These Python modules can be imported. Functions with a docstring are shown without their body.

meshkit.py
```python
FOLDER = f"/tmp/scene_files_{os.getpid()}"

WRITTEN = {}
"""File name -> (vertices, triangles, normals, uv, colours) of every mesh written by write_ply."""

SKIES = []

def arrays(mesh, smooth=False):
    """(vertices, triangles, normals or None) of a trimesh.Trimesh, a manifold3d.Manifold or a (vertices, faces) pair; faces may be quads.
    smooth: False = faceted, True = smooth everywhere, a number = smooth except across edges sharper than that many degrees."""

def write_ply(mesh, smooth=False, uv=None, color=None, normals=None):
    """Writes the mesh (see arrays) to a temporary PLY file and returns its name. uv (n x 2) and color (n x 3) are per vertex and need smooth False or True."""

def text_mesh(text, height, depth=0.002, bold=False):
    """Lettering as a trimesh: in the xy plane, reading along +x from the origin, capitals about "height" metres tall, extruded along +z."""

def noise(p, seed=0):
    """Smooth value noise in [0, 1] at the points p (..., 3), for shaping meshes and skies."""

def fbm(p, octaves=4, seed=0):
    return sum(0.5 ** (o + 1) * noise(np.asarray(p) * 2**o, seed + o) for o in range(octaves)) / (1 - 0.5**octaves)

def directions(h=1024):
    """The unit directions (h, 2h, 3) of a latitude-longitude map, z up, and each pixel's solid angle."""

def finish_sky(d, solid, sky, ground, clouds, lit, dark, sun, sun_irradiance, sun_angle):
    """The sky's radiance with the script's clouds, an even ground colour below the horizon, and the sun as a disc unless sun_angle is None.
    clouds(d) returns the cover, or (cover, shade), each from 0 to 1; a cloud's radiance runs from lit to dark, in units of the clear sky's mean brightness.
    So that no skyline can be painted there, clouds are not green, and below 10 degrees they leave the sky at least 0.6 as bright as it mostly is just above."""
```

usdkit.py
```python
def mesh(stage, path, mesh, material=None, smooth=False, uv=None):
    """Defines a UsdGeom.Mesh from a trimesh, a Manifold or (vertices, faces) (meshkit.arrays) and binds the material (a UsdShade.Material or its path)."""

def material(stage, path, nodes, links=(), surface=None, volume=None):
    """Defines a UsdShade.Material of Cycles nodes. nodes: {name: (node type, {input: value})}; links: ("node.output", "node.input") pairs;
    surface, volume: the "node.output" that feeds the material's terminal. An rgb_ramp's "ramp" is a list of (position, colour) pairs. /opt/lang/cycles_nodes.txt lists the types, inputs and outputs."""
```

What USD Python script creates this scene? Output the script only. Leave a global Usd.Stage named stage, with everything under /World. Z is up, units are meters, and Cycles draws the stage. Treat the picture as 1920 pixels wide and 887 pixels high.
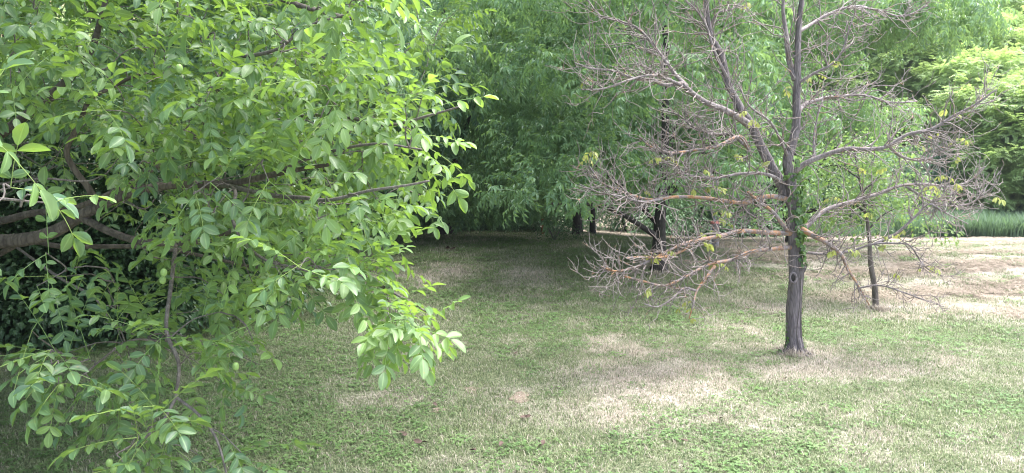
import math, random
import numpy as np
import usdkit, meshkit
from pxr import Usd, UsdGeom, UsdLux, UsdShade, Gf, Sdf, Vt

stage = Usd.Stage.CreateInMemory()
UsdGeom.SetStageUpAxis(stage, "Z")
UsdGeom.SetStageMetersPerUnit(stage, 1.0)
UsdGeom.Xform.Define(stage, "/World")
stage.DefinePrim("/World/Looks", "Scope")
T = Sdf.ValueTypeNames
rng = np.random.default_rng(11)
random.seed(11)

# ------------------------------------------------------------------ camera
FPX, PW, PH = 1507.0, 1920, 887          # focal length in pixels of the 1920 px wide photograph
CAM_Z = 2.75
PITCH = math.atan2(151.5, FPX)
cam = UsdGeom.Camera.Define(stage, "/World/camera")
cam.CreateHorizontalApertureAttr(36.0)
cam.CreateVerticalApertureAttr(36.0 * 473 / 1024)
cam.CreateFocalLengthAttr(36.0 * FPX / PW)
cam.CreateClippingRangeAttr(Gf.Vec2f(0.05, 2000))
cam.CreateExposureAttr(2.08)
xf = UsdGeom.Xformable(cam)
xf.AddTranslateOp().Set(Gf.Vec3d(0, 0, CAM_Z))
xf.AddRotateXOp().Set(90 - math.degrees(PITCH))
EYE = np.array([0, 0, CAM_Z])

# ------------------------------------------------------------------ sky and sun
SUN_AZ = math.radians(74)                  # from +y towards +x
SUN_EL = math.radians(68)
SUN = np.array([math.sin(SUN_AZ) * math.cos(SUN_EL), math.cos(SUN_AZ) * math.cos(SUN_EL), math.sin(SUN_EL)])
dome = UsdLux.DomeLight.Define(stage, "/World/sky")
dome.CreateIntensityAttr(1.0)
sky_mat = usdkit.material(stage, "/World/Looks/sky_look", {
    "sky": ("sky_texture", {"sky_type": "single_scattering", "sun_disc": False, "sun_elevation": SUN_EL,
                            "sun_rotation": math.atan2(SUN[0], SUN[1]), "aerosol_density": 2.0}),
    "co": ("texture_coordinate", {}),
    "n": ("noise_texture", {"scale": 2.2, "detail": 6.0, "roughness": 0.6}),
    "r": ("rgb_ramp", {"ramp": [(0.3, (0.25, 0.25, 0.25)), (0.65, (0.75, 0.75, 0.75))]}),
    "bw": ("rgb_to_bw", {}),
    "m": ("mix_color", {"b": (7.3, 8.6, 11.2), "use_clamp": False}),
    "bg": ("background_shader", {"strength": 0.076}),
}, [("co.generated", "n.vector"), ("n.fac", "r.fac"), ("r.color", "bw.color"), ("bw.val", "m.fac"), ("sky.color", "m.a"), ("m.result", "bg.color")],
    surface="bg.background")
UsdShade.MaterialBindingAPI.Apply(dome.GetPrim()).Bind(sky_mat)
dome.GetPrim().SetCustomDataByKey("kind", "structure")
sun = UsdLux.DistantLight.Define(stage, "/World/sun")
sun.CreateIntensityAttr(1.2)
sun.CreateAngleAttr(45.0)
sun.CreateColorAttr(Gf.Vec3f(1.0, 0.975, 0.94))
sun.CreateNormalizeAttr(True)
zax = SUN / np.linalg.norm(SUN)
q = Gf.Rotation(Gf.Vec3d(0, 0, 1), Gf.Vec3d(*map(float, zax))).GetQuat()
UsdGeom.Xformable(sun).AddOrientOp().Set(Gf.Quatf(q))


# ------------------------------------------------------------------ helpers: names and labels
used = {}


def numbered(path):
    n = used.get(path, -1) + 1
    used[path] = n
    return path if n == 0 else f"{path}_{n:03d}"


def tag(prim, label=None, cat=None, group=None, kind=None):
    for k, v in (("label", label), ("category", cat), ("group", group), ("kind", kind)):
        if v:
            prim.SetCustomDataByKey(k, v)
    return prim


def thing(name, label, cat, loc=(0, 0, 0), group=None):
    x = UsdGeom.Xform.Define(stage, numbered("/World/" + name))
    x.AddTranslateOp().Set(Gf.Vec3d(*map(float, loc)))
    return tag(x.GetPrim(), label, cat, group)


def part(parent, name, mesh, mat, smooth=40, data=None, kind=None, label=None, origin=None):
    """One mesh under parent (a prim) or directly under /World. mesh = (vertices, faces) in world space less origin."""
    base = str(parent.GetPath()) if parent else "/World"
    path = numbered(base + "/" + name)
    v, f = mesh
    v = np.asarray(v, float)
    if origin is not None:
        v = v - np.asarray(origin, float)
    m = usdkit.mesh(stage, path, (v, f), mat, smooth=smooth)
    if data is not None:
        UsdGeom.PrimvarsAPI(m).CreatePrimvar("leafdata", T.Color3fArray, "vertex").Set(Vt.Vec3fArray.FromNumpy(np.asarray(data, np.float32)))
    if kind:
        m.GetPrim().SetCustomDataByKey("kind", kind)
    if label:
        m.GetPrim().SetCustomDataByKey("label", label)
    return m.GetPrim()


def instancer(path, protos, pos, yaw, pitch, roll, scale, which, kind="stuff"):
    """protos: list of (mesh, data, material)."""
    pi = UsdGeom.PointInstancer.Define(stage, path)
    for k, (mesh, data, mat) in enumerate(protos):
        m = usdkit.mesh(stage, f"{path}/spray_{k:03d}", mesh, mat, smooth=False)
        if data is not None:
            UsdGeom.PrimvarsAPI(m).CreatePrimvar("leafdata", T.Color3fArray, "vertex").Set(Vt.Vec3fArray.FromNumpy(np.asarray(data, np.float32)))
        pi.GetPrototypesRel().AddTarget(m.GetPath())
    n = len(pos)
    pi.CreatePositionsAttr(Vt.Vec3fArray.FromNumpy(np.asarray(pos, np.float32)))
    cy, sy, cp, sp, cr, sr = np.cos(yaw / 2), np.sin(yaw / 2), np.cos(pitch / 2), np.sin(pitch / 2), np.cos(roll / 2), np.sin(roll / 2)
    w = cy * cp * cr + sy * sp * sr
    x = cy * cp * sr - sy * sp * cr
    y = cy * sp * cr + sy * cp * sr
    z = sy * cp * cr - cy * sp * sr
    pi.CreateOrientationsAttr(Vt.QuathArray([Gf.Quath(float(a), float(b), float(c), float(d)) for a, b, c, d in zip(w, x, y, z)]))
    s = np.asarray(scale, np.float32)
    pi.CreateScalesAttr(Vt.Vec3fArray.FromNumpy(np.repeat(s[:, None], 3, 1) if s.ndim == 1 else s))
    pi.CreateProtoIndicesAttr(Vt.IntArray.FromNumpy(np.asarray(which, np.int32)))
    if kind:
        pi.GetPrim().SetCustomDataByKey("kind", kind)
    return pi.GetPrim()


def unit(v):
    v = np.asarray(v, float)
    return v / (np.linalg.norm(v) + 1e-12)


CP, SP = math.cos(PITCH), math.sin(PITCH)


def ray(px, py):
    a, b = (px - 960) / FPX, -(py - 443.5) / FPX
    return np.array([a, b * SP + CP, b * CP - SP])


def at(px, py, depth):
    """The point of the place that stands `depth` metres ahead, seen at that pixel of the photograph."""
    d = ray(px, py)
    return EYE + d * (depth / d[1])


def sstep(a, b, x):
    t = np.clip((np.asarray(x, float) - a) / (b - a), 0, 1)
    return t * t * (3 - 2 * t)


# ------------------------------------------------------------------ terrain
def height(x, y):
    x, y = np.asarray(x, float), np.asarray(y, float)
    left = 1 - sstep(-1.0, 7.0, x)
    bank = (0.33 + 0.20 * left) * sstep(15.2 + 0.3 * np.sin(x * 0.7), 19.2, y)
    fall = (0.62 - 0.32 * left) * sstep(20.5, 31, y)
    p = np.stack([x * 0.35, y * 0.35, np.zeros_like(x)], -1)
    und = (meshkit.fbm(p, 3, 5) - 0.5) * 0.16 * sstep(3, 8, y)
    # the wooded hillside far behind
    far = np.maximum(y - 52 + 0.12 * np.maximum(-x, 0), 0)
    hill = 24 * sstep(0, 62, far) + 0.06 * far
    return bank - fall + und + hill


def ground_at(px, py):
    d = ray(px, py)
    t = np.linspace(3, 60, 2400)
    p = EYE + d * t[:, None]
    k = np.argmax(p[:, 2] < height(p[:, 0], p[:, 1]))
    return p[k]


def on_ground(x, y):
    return np.array([x, y, float(height(np.array([x]), np.array([y]))[0])])


def blob(x, y, px, py, rx, ry, f=1.0):
    c = ground_at(px, py)
    return f * np.exp(-((x - c[0]) / rx) ** 2 - ((y - c[1]) / ry) ** 2)


def field_mask(x, y):
    """1 on the mown hay field on the right, 0 on the lawn."""
    edge = np.maximum(9.0, 12.0 + (8.6 - x) * 1.5)
    n = meshkit.fbm(np.stack([x * 0.5, y * 0.5, x * 0], -1), 3, 21) - 0.5
    return sstep(-1.2, 2.0, y - edge + n * 4.0) * sstep(4.2, 6.2, x)


def strip_mask(x, y):
    """the dry strip behind the walnut row"""
    return sstep(25.2, 26.4, y + 0.15 * x) * sstep(-1.4, 0.6, x)


def dry_mask(x, y):
    p = np.stack([x, y, x * 0], -1)
    n = meshkit.fbm(p * 0.55, 4, 31)
    n2 = meshkit.fbm(p * 1.7, 3, 77)
    n3 = meshkit.fbm(p * 4.5, 2, 13)
    d = 2.0 * (n - 0.42) + 1.3 * (n2 - 0.5) + 0.9 * (n3 - 0.5) + 0.0 - .7 * sstep(-1.5, -4.5, x)
    for (px, py, rx, ry, f) in ((1190, 740, 1.5, 1.3, .75), (1330, 690, 1.3, 1.0, .35), (640, 760, 1.1, .7, .4), (830, 845, 1.2, .6, .4),
                                (1120, 640, 1.0, .9, .3), (1700, 700, 2.0, .8, .25), (1380, 575, 1.6, .7, .55), (1000, 530, 2.5, 1.0, .35),
                                (1600, 800, 1.6, .8, .25), (1740, 625, 1.6, 0.7, -.5), (1560, 625, 1.6, .8, -.45), (960, 690, 1.3, 1.0, -.35), (1050, 600, 2.2, 1.3, -.2),
                                (300, 760, 2.2, 2.2, -.5), (400, 640, 3.0, 2.0, -.5), (1700, 760, 2.5, 1.5, -.2), (860, 500, 3, 1.0, .2), (1000, 830, .8, .3, -.5)):
        d = d + blob(x, y, px, py, rx, ry, f)
    return np.clip(d, 0, 1)


def swath(x, y):
    u = (y - 0.28 * (x - 8) ** 1.0 * 0.4 - 0.02 * (x - 8) ** 2)
    return np.clip(0.5 + 0.40 * np.sin(u * 2 * math.pi / 2.0 + 5.5 * meshkit.fbm(np.stack([x * .3, y * .45, x * 0], -1), 4, 3)) + .5 * (meshkit.fbm(np.stack([x * 1.4, y * 2.2, x * 0], -1), 3, 8) - .5), 0, 1)


def grid_axis(parts):
    out = [parts[0][0]]
    for a, b, step in parts:
        out += list(np.arange(a, b, step)[1:]) + [b]
    return np.array(sorted(set(np.round(out, 4))))


# ------------------------------------------------------------------ materials
def leaf_material(name, dark, light, trans, rough=0.42, instanced=False, trans_mix=0.38, spec=0.5, spread=0.35, vein=0.35, blemish=False):
    nodes = {
        "a": ("attribute", {"attribute": "leafdata"}),
        "s": ("separate_color", {}),
        "m": ("mix_color", {"a": dark, "b": light}),
        "rib": ("map_range", {"from_min": 0.02, "from_max": 0.16, "to_min": vein, "to_max": 0.0, "clamp": True}),
        "ribc": ("mix_color", {"b": tuple(min(1, 2.2 * c + 0.05) for c in light)}),
        "tm": ("mix_color", {"a": tuple(0.75 * c for c in trans), "b": tuple(1.2 * c for c in trans)}),
        "p": ("principled_bsdf", {"roughness": rough, "specular_ior_level": spec}),
        "t": ("translucent_bsdf", {}),
        "x": ("mix_closure", {"fac": trans_mix}),
    }
    links = [("a.color", "s.color"), ("s.r", "rib.value"), ("rib.result", "ribc.fac"), ("m.result", "ribc.a"), ("ribc.result", "p.base_color"),
             ("tm.result", "t.color"), ("p.BSDF", "x.closure1"), ("t.BSDF", "x.closure2")]
    if blemish:
        nodes["gp"] = ("geometry", {})
        nodes["bn"] = ("noise_texture", {"scale": 42.0, "detail": 3.0, "roughness": 0.6})
        nodes["bl"] = ("noise_texture", {"scale": 7.0, "detail": 2.0})
        nodes["br"] = ("map_range", {"from_min": 0.66, "from_max": 0.72, "to_max": 0.8, "clamp": True})
        nodes["bv"] = ("map_range", {"from_min": 0.35, "from_max": 0.68, "to_min": 0.72, "to_max": 1.25, "clamp": True})
        nodes["bc"] = ("mix_color", {"b": (0.20, 0.15, 0.05)})
        nodes["bs"] = ("hsv", {"saturation": 0.95})
        links.remove(("ribc.result", "p.base_color"))
        links += [("gp.position", "bn.vector"), ("gp.position", "bl.vector"), ("bn.fac", "br.value"), ("bl.fac", "bv.value"), ("br.result", "bc.fac"), ("ribc.result", "bs.color"),
                  ("bv.result", "bs.value"), ("bs.color", "bc.a"), ("bc.result", "p.base_color")]
    if instanced:
        nodes["o"] = ("object_info", {})
        nodes["mx"] = ("math", {"math_type": "multiply_add", "value2": 0.55})
        nodes["hf"] = ("math", {"math_type": "multiply", "value2": 0.45})
        nodes["g"] = ("geometry", {})
        links += [("o.random", "mx.value1"), ("s.b", "hf.value1"), ("hf.value", "mx.value3"), ("mx.value", "m.fac"), ("mx.value", "tm.fac")]
    else:
        links += [("s.b", "m.fac"), ("s.b", "tm.fac")]
    return usdkit.material(stage, "/World/Looks/" + name, nodes, links, surface="x.closure")


def bark_material(name, base, second, patch=None, patch_at=0.62, scale=9.0, stretch=0.25, bump=0.5):
    nodes = {
        "g": ("geometry", {}),
        "map": ("mapping", {"scale": (1, 1, stretch)}),
        "n": ("noise_texture", {"scale": scale, "detail": 6.0, "roughness": 0.65}),
        "n2": ("noise_texture", {"scale": scale * 5, "detail": 4.0, "roughness": 0.7}),
        "w": ("voronoi_texture", {"scale": scale * 2.6, "feature": "distance_to_edge"}),
        "m": ("mix_color", {"a": base, "b": second}),
        "r": ("map_range", {"from_min": 0.35, "from_max": 0.65, "clamp": True}),
        "dk": ("map_range", {"from_min": 0.0, "from_max": 0.16, "to_min": 0.55, "to_max": 1.0, "clamp": True}),
        "cc": ("combine_color", {}),
        "mm": ("mix_color", {"blend_type": "multiply", "fac": 0.7}),
        "b": ("bump", {"strength": bump, "distance": 0.02}),
        "ad": ("math", {"math_type": "add"}),
        "p": ("principled_bsdf", {"roughness": 0.85, "specular_ior_level": 0.25}),
    }
    links = [("g.position", "map.vector"), ("map.vector", "n.vector"), ("map.vector", "n2.vector"), ("map.vector", "w.vector"),
             ("n.fac", "r.value"), ("r.result", "m.fac"), ("w.distance", "dk.value"), ("dk.result", "cc.r"), ("dk.result", "cc.g"), ("dk.result", "cc.b"),
             ("m.result", "mm.a"), ("cc.color", "mm.b"), ("dk.result", "ad.value1"), ("n2.fac", "ad.value2"), ("ad.value", "b.height"), ("b.normal", "p.normal")]
    if patch:
        nodes["pn"] = ("noise_texture", {"scale": 8.0, "detail": 6.0, "roughness": 0.72})
        nodes["pr"] = ("map_range", {"from_min": patch_at - 0.05, "from_max": patch_at + 0.10, "to_max": 0.9, "clamp": True})
        nodes["pm"] = ("mix_color", {"b": patch})
        links += [("g.position", "pn.vector"), ("pn.fac", "pr.value"), ("pr.result", "pm.fac"), ("mm.result", "pm.a"), ("pm.result", "p.base_color")]
    else:
        links += [("mm.result", "p.base_color")]
    return usdkit.material(stage, "/World/Looks/" + name, nodes, links, surface="p.BSDF")


def plain(name, color, rough=0.8, var=0.35, scale=20.0, bump=0.0):
    lo, hi = tuple(c * (1 - var) for c in color), tuple(min(1, c * (1 + var)) for c in color)
    return usdkit.material(stage, "/World/Looks/" + name, {
        "g": ("geometry", {}), "n": ("noise_texture", {"scale": scale, "detail": 5.0, "roughness": 0.6}),
        "r": ("rgb_ramp", {"ramp": [(0.3, lo), (0.7, hi)]}), "b": ("bump", {"strength": bump, "distance": 0.02}),
        "p": ("principled_bsdf", {"roughness": rough, "specular_ior_level": 0.3})},
        [("g.position", "n.vector"), ("n.fac", "r.fac"), ("r.color", "p.base_color"), ("n.fac", "b.height"), ("b.normal", "p.normal")], surface="p.BSDF")


M_WAL = leaf_material("walnut_leaf", (0.050, 0.108, 0.066), (0.165, 0.255, 0.084), (0.30, 0.48, 0.060), trans_mix=0.36, rough=0.43, spec=0.42, blemish=True)
M_WALI = leaf_material("walnut_spray", (0.078, 0.150, 0.104), (0.190, 0.300, 0.150), (0.32, 0.50, 0.13), instanced=True, trans_mix=0.36, vein=0.15)
M_FAR = leaf_material("far_tree_leaf", (0.070, 0.142, 0.106), (0.150, 0.250, 0.150), (0.26, 0.42, 0.14), instanced=True, trans_mix=0.33, vein=0.0)
M_SHRUB = leaf_material("shrub_leaf", (0.105, 0.190, 0.125), (0.215, 0.335, 0.190), (0.30, 0.46, 0.18), instanced=True, trans_mix=0.35, vein=0.0)
M_LOC = leaf_material("locust_leaf", (0.170, 0.250, 0.095), (0.290, 0.400, 0.150), (0.46, 0.62, 0.18), instanced=True, trans_mix=0.42, vein=0.0)
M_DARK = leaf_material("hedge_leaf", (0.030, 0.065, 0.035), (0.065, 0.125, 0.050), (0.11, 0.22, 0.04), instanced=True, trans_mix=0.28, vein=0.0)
M_SILV = leaf_material("silver_leaf", (0.20, 0.25, 0.21), (0.36, 0.41, 0.36), (0.30, 0.38, 0.28), instanced=True, trans_mix=0.3, vein=0.0)
M_SAP = leaf_material("young_leaf", (0.085, 0.145, 0.060), (0.165, 0.240, 0.090), (0.26, 0.40, 0.09), instanced=True, trans_mix=0.4, vein=0.1)
M_WILT = leaf_material("wilting_leaf", (0.22, 0.26, 0.07), (0.38, 0.40, 0.13), (0.45, 0.50, 0.12), trans_mix=0.4, rough=0.55)
M_IVY = leaf_material("ivy_leaf", (0.040, 0.090, 0.030), (0.110, 0.190, 0.050), (0.18, 0.32, 0.05), trans_mix=0.25, rough=0.35)
M_BARK = bark_material("walnut_bark", (0.075, 0.062, 0.055), (0.15, 0.125, 0.11))
M_TWIG = bark_material("walnut_twig", (0.10, 0.085, 0.080), (0.20, 0.175, 0.165), scale=30, bump=0.2)
M_STEM = plain("green_stem", (0.22, 0.30, 0.09), var=0.2)
M_DEADT = bark_material("bare_trunk_bark", (0.120, 0.102, 0.108), (0.235, 0.202, 0.208), scale=11, stretch=0.18, bump=0.7)
M_DEAD = bark_material("bare_limb_bark", (0.165, 0.138, 0.137), (0.30, 0.26, 0.26), patch=(0.34, 0.185, 0.095), patch_at=0.64, scale=14, bump=0.4)
M_DORANGE = bark_material("orange_limb_bark", (0.165, 0.138, 0.137), (0.30, 0.26, 0.26), patch=(0.35, 0.185, 0.090), patch_at=0.495, scale=14, bump=0.4)
M_DTWIG = bark_material("bare_twig_bark", (0.165, 0.138, 0.130), (0.31, 0.266, 0.256), patch=(0.36, 0.18, 0.08), patch_at=0.62, scale=22, bump=0.2)
M_FARBARK = bark_material("dark_bark", (0.030, 0.027, 0.026), (0.070, 0.060, 0.056), scale=8, stretch=0.2)
M_NUT = plain("green_husk", (0.17, 0.26, 0.08), rough=0.5, var=0.2, scale=60)


# ------------------------------------------------------------------ geometry builders
class MB:
    def __init__(self):
        self.v, self.f, self.d, self.n = [], [], [], 0

    def add(self, v, f, d=None):
        self.v.append(np.asarray(v, float)); self.f.append(np.asarray(f, int) + self.n)
        self.d.append(np.zeros((len(v), 3)) if d is None else np.broadcast_to(d, (len(v), 3)))
        self.n += len(v)
        return self

    def mesh(self):
        return np.vstack(self.v), np.vstack(self.f)

    def data(self):
        return np.vstack(self.d)


def smooth_path(pts, per=4):
    p = np.asarray(pts, float)
    if len(p) < 3:
        t = np.linspace(0, 1, per + 1)[:, None]
        return p[0] * (1 - t) + p[1] * t
    q = np.vstack([2 * p[0] - p[1], p, 2 * p[-1] - p[-2]])
    out = []
    for i in range(len(p) - 1):
        a, b, c, d = q[i:i + 4]
        for t in np.arange(per) / per:
            out.append(0.5 * (2 * b + (c - a) * t + (2 * a - 5 * b + 4 * c - d) * t * t + (3 * b - a - 3 * c + d) * t ** 3))
    out.append(p[-1])
    return np.array(out)


def tube(p, r, sides=6, rough=0.0, seed=0):
    p = np.asarray(p, float); n = len(p)
    r = np.broadcast_to(np.asarray(r, float), (n,))
    t = np.gradient(p, axis=0); t /= np.linalg.norm(t, axis=1, keepdims=True) + 1e-12
    ref = np.array([0.31, 0.95, 0.05]) if abs(t[0][2]) > 0.7 else np.array([0.05, 0.1, 0.99])
    a = np.zeros_like(p); cur = ref
    for i in range(n):
        cur = cur - t[i] * np.dot(cur, t[i]); cur = cur / (np.linalg.norm(cur) + 1e-9); a[i] = cur
    b = np.cross(t, a)
    ang = np.arange(sides) * 2 * math.pi / sides
    rr = np.repeat(r[:, None], sides, 1)
    if rough:
        q3 = np.stack(np.broadcast_arrays(np.cos(ang)[None] * 1.3, np.sin(ang)[None] * 1.3, np.arange(n)[:, None] * 0.45), -1)
        rr = rr * (1 + rough * 2 * (meshkit.fbm(q3 + seed * 7.3, 3, seed) - 0.5))
    v = p[:, None] + rr[..., None] * (np.cos(ang)[None, :, None] * a[:, None] + np.sin(ang)[None, :, None] * b[:, None])
    i, j = np.meshgrid(np.arange(n - 1), np.arange(sides), indexing="ij")
    k = (j + 1) % sides
    qd = np.stack([i * sides + j, i * sides + k, (i + 1) * sides + k, (i + 1) * sides + j], -1).reshape(-1, 4)
    f = np.vstack([qd[:, [0, 1, 2]], qd[:, [0, 2, 3]]])
    v = np.vstack([v.reshape(-1, 3), p[:1], p[-1:]])
    e = n * sides
    cap = [[e, (s + 1) % sides, s] for s in range(sides)] + [[e + 1, (n - 1) * sides + s, (n - 1) * sides + (s + 1) % sides] for s in range(sides)]
    return v, np.vstack([f, cap])


def leaflet_template(stations, droop, fold, wav=0.0):
    """A leaflet of unit length and unit half-width: x along, y across, z up. Also (rib, along) per vertex."""
    t = np.asarray(stations, float)
    v, d, f = [[0, 0, 0]], [[0, 0]], []
    for i, s in enumerate(t[1:-1]):
        w = math.sin(math.pi * s ** 1.08) ** 0.62
        z = -droop * s * s
        wv = wav * math.sin(s * 9)
        v += [[s, 0, z], [s, w, z + fold * w + wv], [s, -w, z + fold * w - wv]]
        d += [[0, s], [1, s], [1, s]]
    v.append([1, 0, -droop]); d.append([0, 1])
    n = len(t) - 2
    f += [[0, 1, 2], [0, 3, 1]]
    for i in range(n - 1):
        a = 1 + 3 * i; b = a + 3
        f += [[a, b, b + 1], [a, b + 1, a + 1], [a, a + 2, b + 2], [a, b + 2, b]]
    a, e = 1 + 3 * (n - 1), len(v) - 1
    f += [[a, e, a + 1], [a, a + 2, e]]
    return np.array(v, float), np.array(f), np.array(d, float)


FINE = [leaflet_template((0, .10, .3, .52, .74, .92, 1), dr, fo, wv) for dr, fo, wv in ((.10, .10, .02), (.22, .16, .03), (.34, .08, .02), (.05, .22, .03))]
COARSE = [leaflet_template((0, .22, .55, .85, 1), dr, fo) for dr, fo in ((.12, .10), (.28, .15), (.38, .08), (.05, .2))]
TINY = [leaflet_template((0, .45, 1), dr, fo) for dr, fo in ((.15, .12), (.35, .18))]


def place_leaflet(tmpl, o, along, up, L, Wd, tint):
    v, f, d = tmpl
    x = unit(along); y = unit(np.cross(up, x)); z = np.cross(x, y)
    w = o + np.outer(v[:, 0] * L, x) + np.outer(v[:, 1] * Wd, y) + np.outer(v[:, 2] * L, z)
    return w, f, np.column_stack([d, np.full(len(v), tint)])


def compound_leaf(o, d0, length, pairs, R, droop=0.5, hang=0.5, tint=0.5, lset=FINE, lsize=0.105, tilt=0.35, width=0.50):
    """A pinnate walnut leaf. Returns (rachis points, [leaflet (v, f, d)])."""
    n = 9
    d = unit(d0); p = np.array(o, float); path = [p.copy()]; dirs = [d.copy()]
    for i in range(n - 1):
        d = unit(d + np.array([0, 0, -droop]) / n * (0.5 + i / n))
        p = p + d * length / (n - 1)
        path.append(p.copy()); dirs.append(d.copy())
    path = np.array(path)
    out = []
    roll = np.array([R.normal(0, tilt), R.normal(0, tilt), 1.0])
    ss = np.linspace(0.36, 0.93, pairs)
    for k, s in enumerate(ss):
        i = min(int(s * (n - 1)), n - 1)
        dd = dirs[i]; up = unit(roll - dd * np.dot(roll, dd)); a = np.cross(up, dd)
        size = lsize * (0.62 + 0.5 * (k + 1) / pairs) * R.uniform(.88, 1.12)
        for sgn in (-1, 1):
            if R.random() < 0.04:
                continue
            th = R.uniform(0.85, 1.2)
            al = dd * math.cos(th) + sgn * a * math.sin(th) + np.array([0, 0, -hang * R.uniform(.4, 1.3)])
            u2 = up + R.normal(0, .22, 3) - sgn * a * 0.10
            out.append(place_leaflet(lset[R.integers(len(lset))], path[i] + R.normal(0, .002, 3), al, u2, size, size * width * 0.5 * R.uniform(.9, 1.1), np.clip(tint + R.normal(0, .10), 0, 1)))
    dd = dirs[-1]; up = unit(roll - dd * np.dot(roll, dd))
    size = lsize * 1.22 * R.uniform(.9, 1.1)
    out.append(place_leaflet(lset[R.integers(len(lset))], path[-1], dd + np.array([0, 0, -hang * .4]), up + R.normal(0, .15, 3), size, size * width * .5, np.clip(tint + R.normal(0, .08), 0, 1)))
    return path, out


# ================================================================== SETTING
# ground
gx = grid_axis([(-160, -30, 10), (-30, -14, 2.0), (-14, 18, 0.22), (18, 40, 2.0), (40, 160, 10)])
gy = grid_axis([(-60, 0, 6), (0, 5, 1.0), (5, 26, 0.16), (26, 40, 0.5), (40, 130, 3), (130, 260, 13)])
X, Y = np.meshgrid(gx, gy)
Z = height(X, Y)
near = (Y < 30) & (Y > 4) & (X > -16) & (X < 20)
fine = (meshkit.fbm(np.stack([X * 3.1, Y * 3.1, X * 0], -1), 3, 9) - .5) * 0.035
Z = Z + np.where(near, fine, 0)
nx, ny = len(gx), len(gy)
ii, jj = np.meshgrid(np.arange(ny - 1), np.arange(nx - 1), indexing="ij")
quad = np.stack([ii * nx + jj, ii * nx + jj + 1, (ii + 1) * nx + jj + 1, (ii + 1) * nx + jj], -1).reshape(-1, 4)
FM = np.maximum(field_mask(X, Y) * (.12 + .75 * swath(X, Y)), strip_mask(X, Y))
DM = np.clip(dry_mask(X, Y) + .55 * field_mask(X, Y) * (meshkit.fbm(np.stack([X * .45, Y * .9, X * 0], -1), 3, 66) > .40), 0, 1)
HM = sstep(44, 60, Y)
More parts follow.
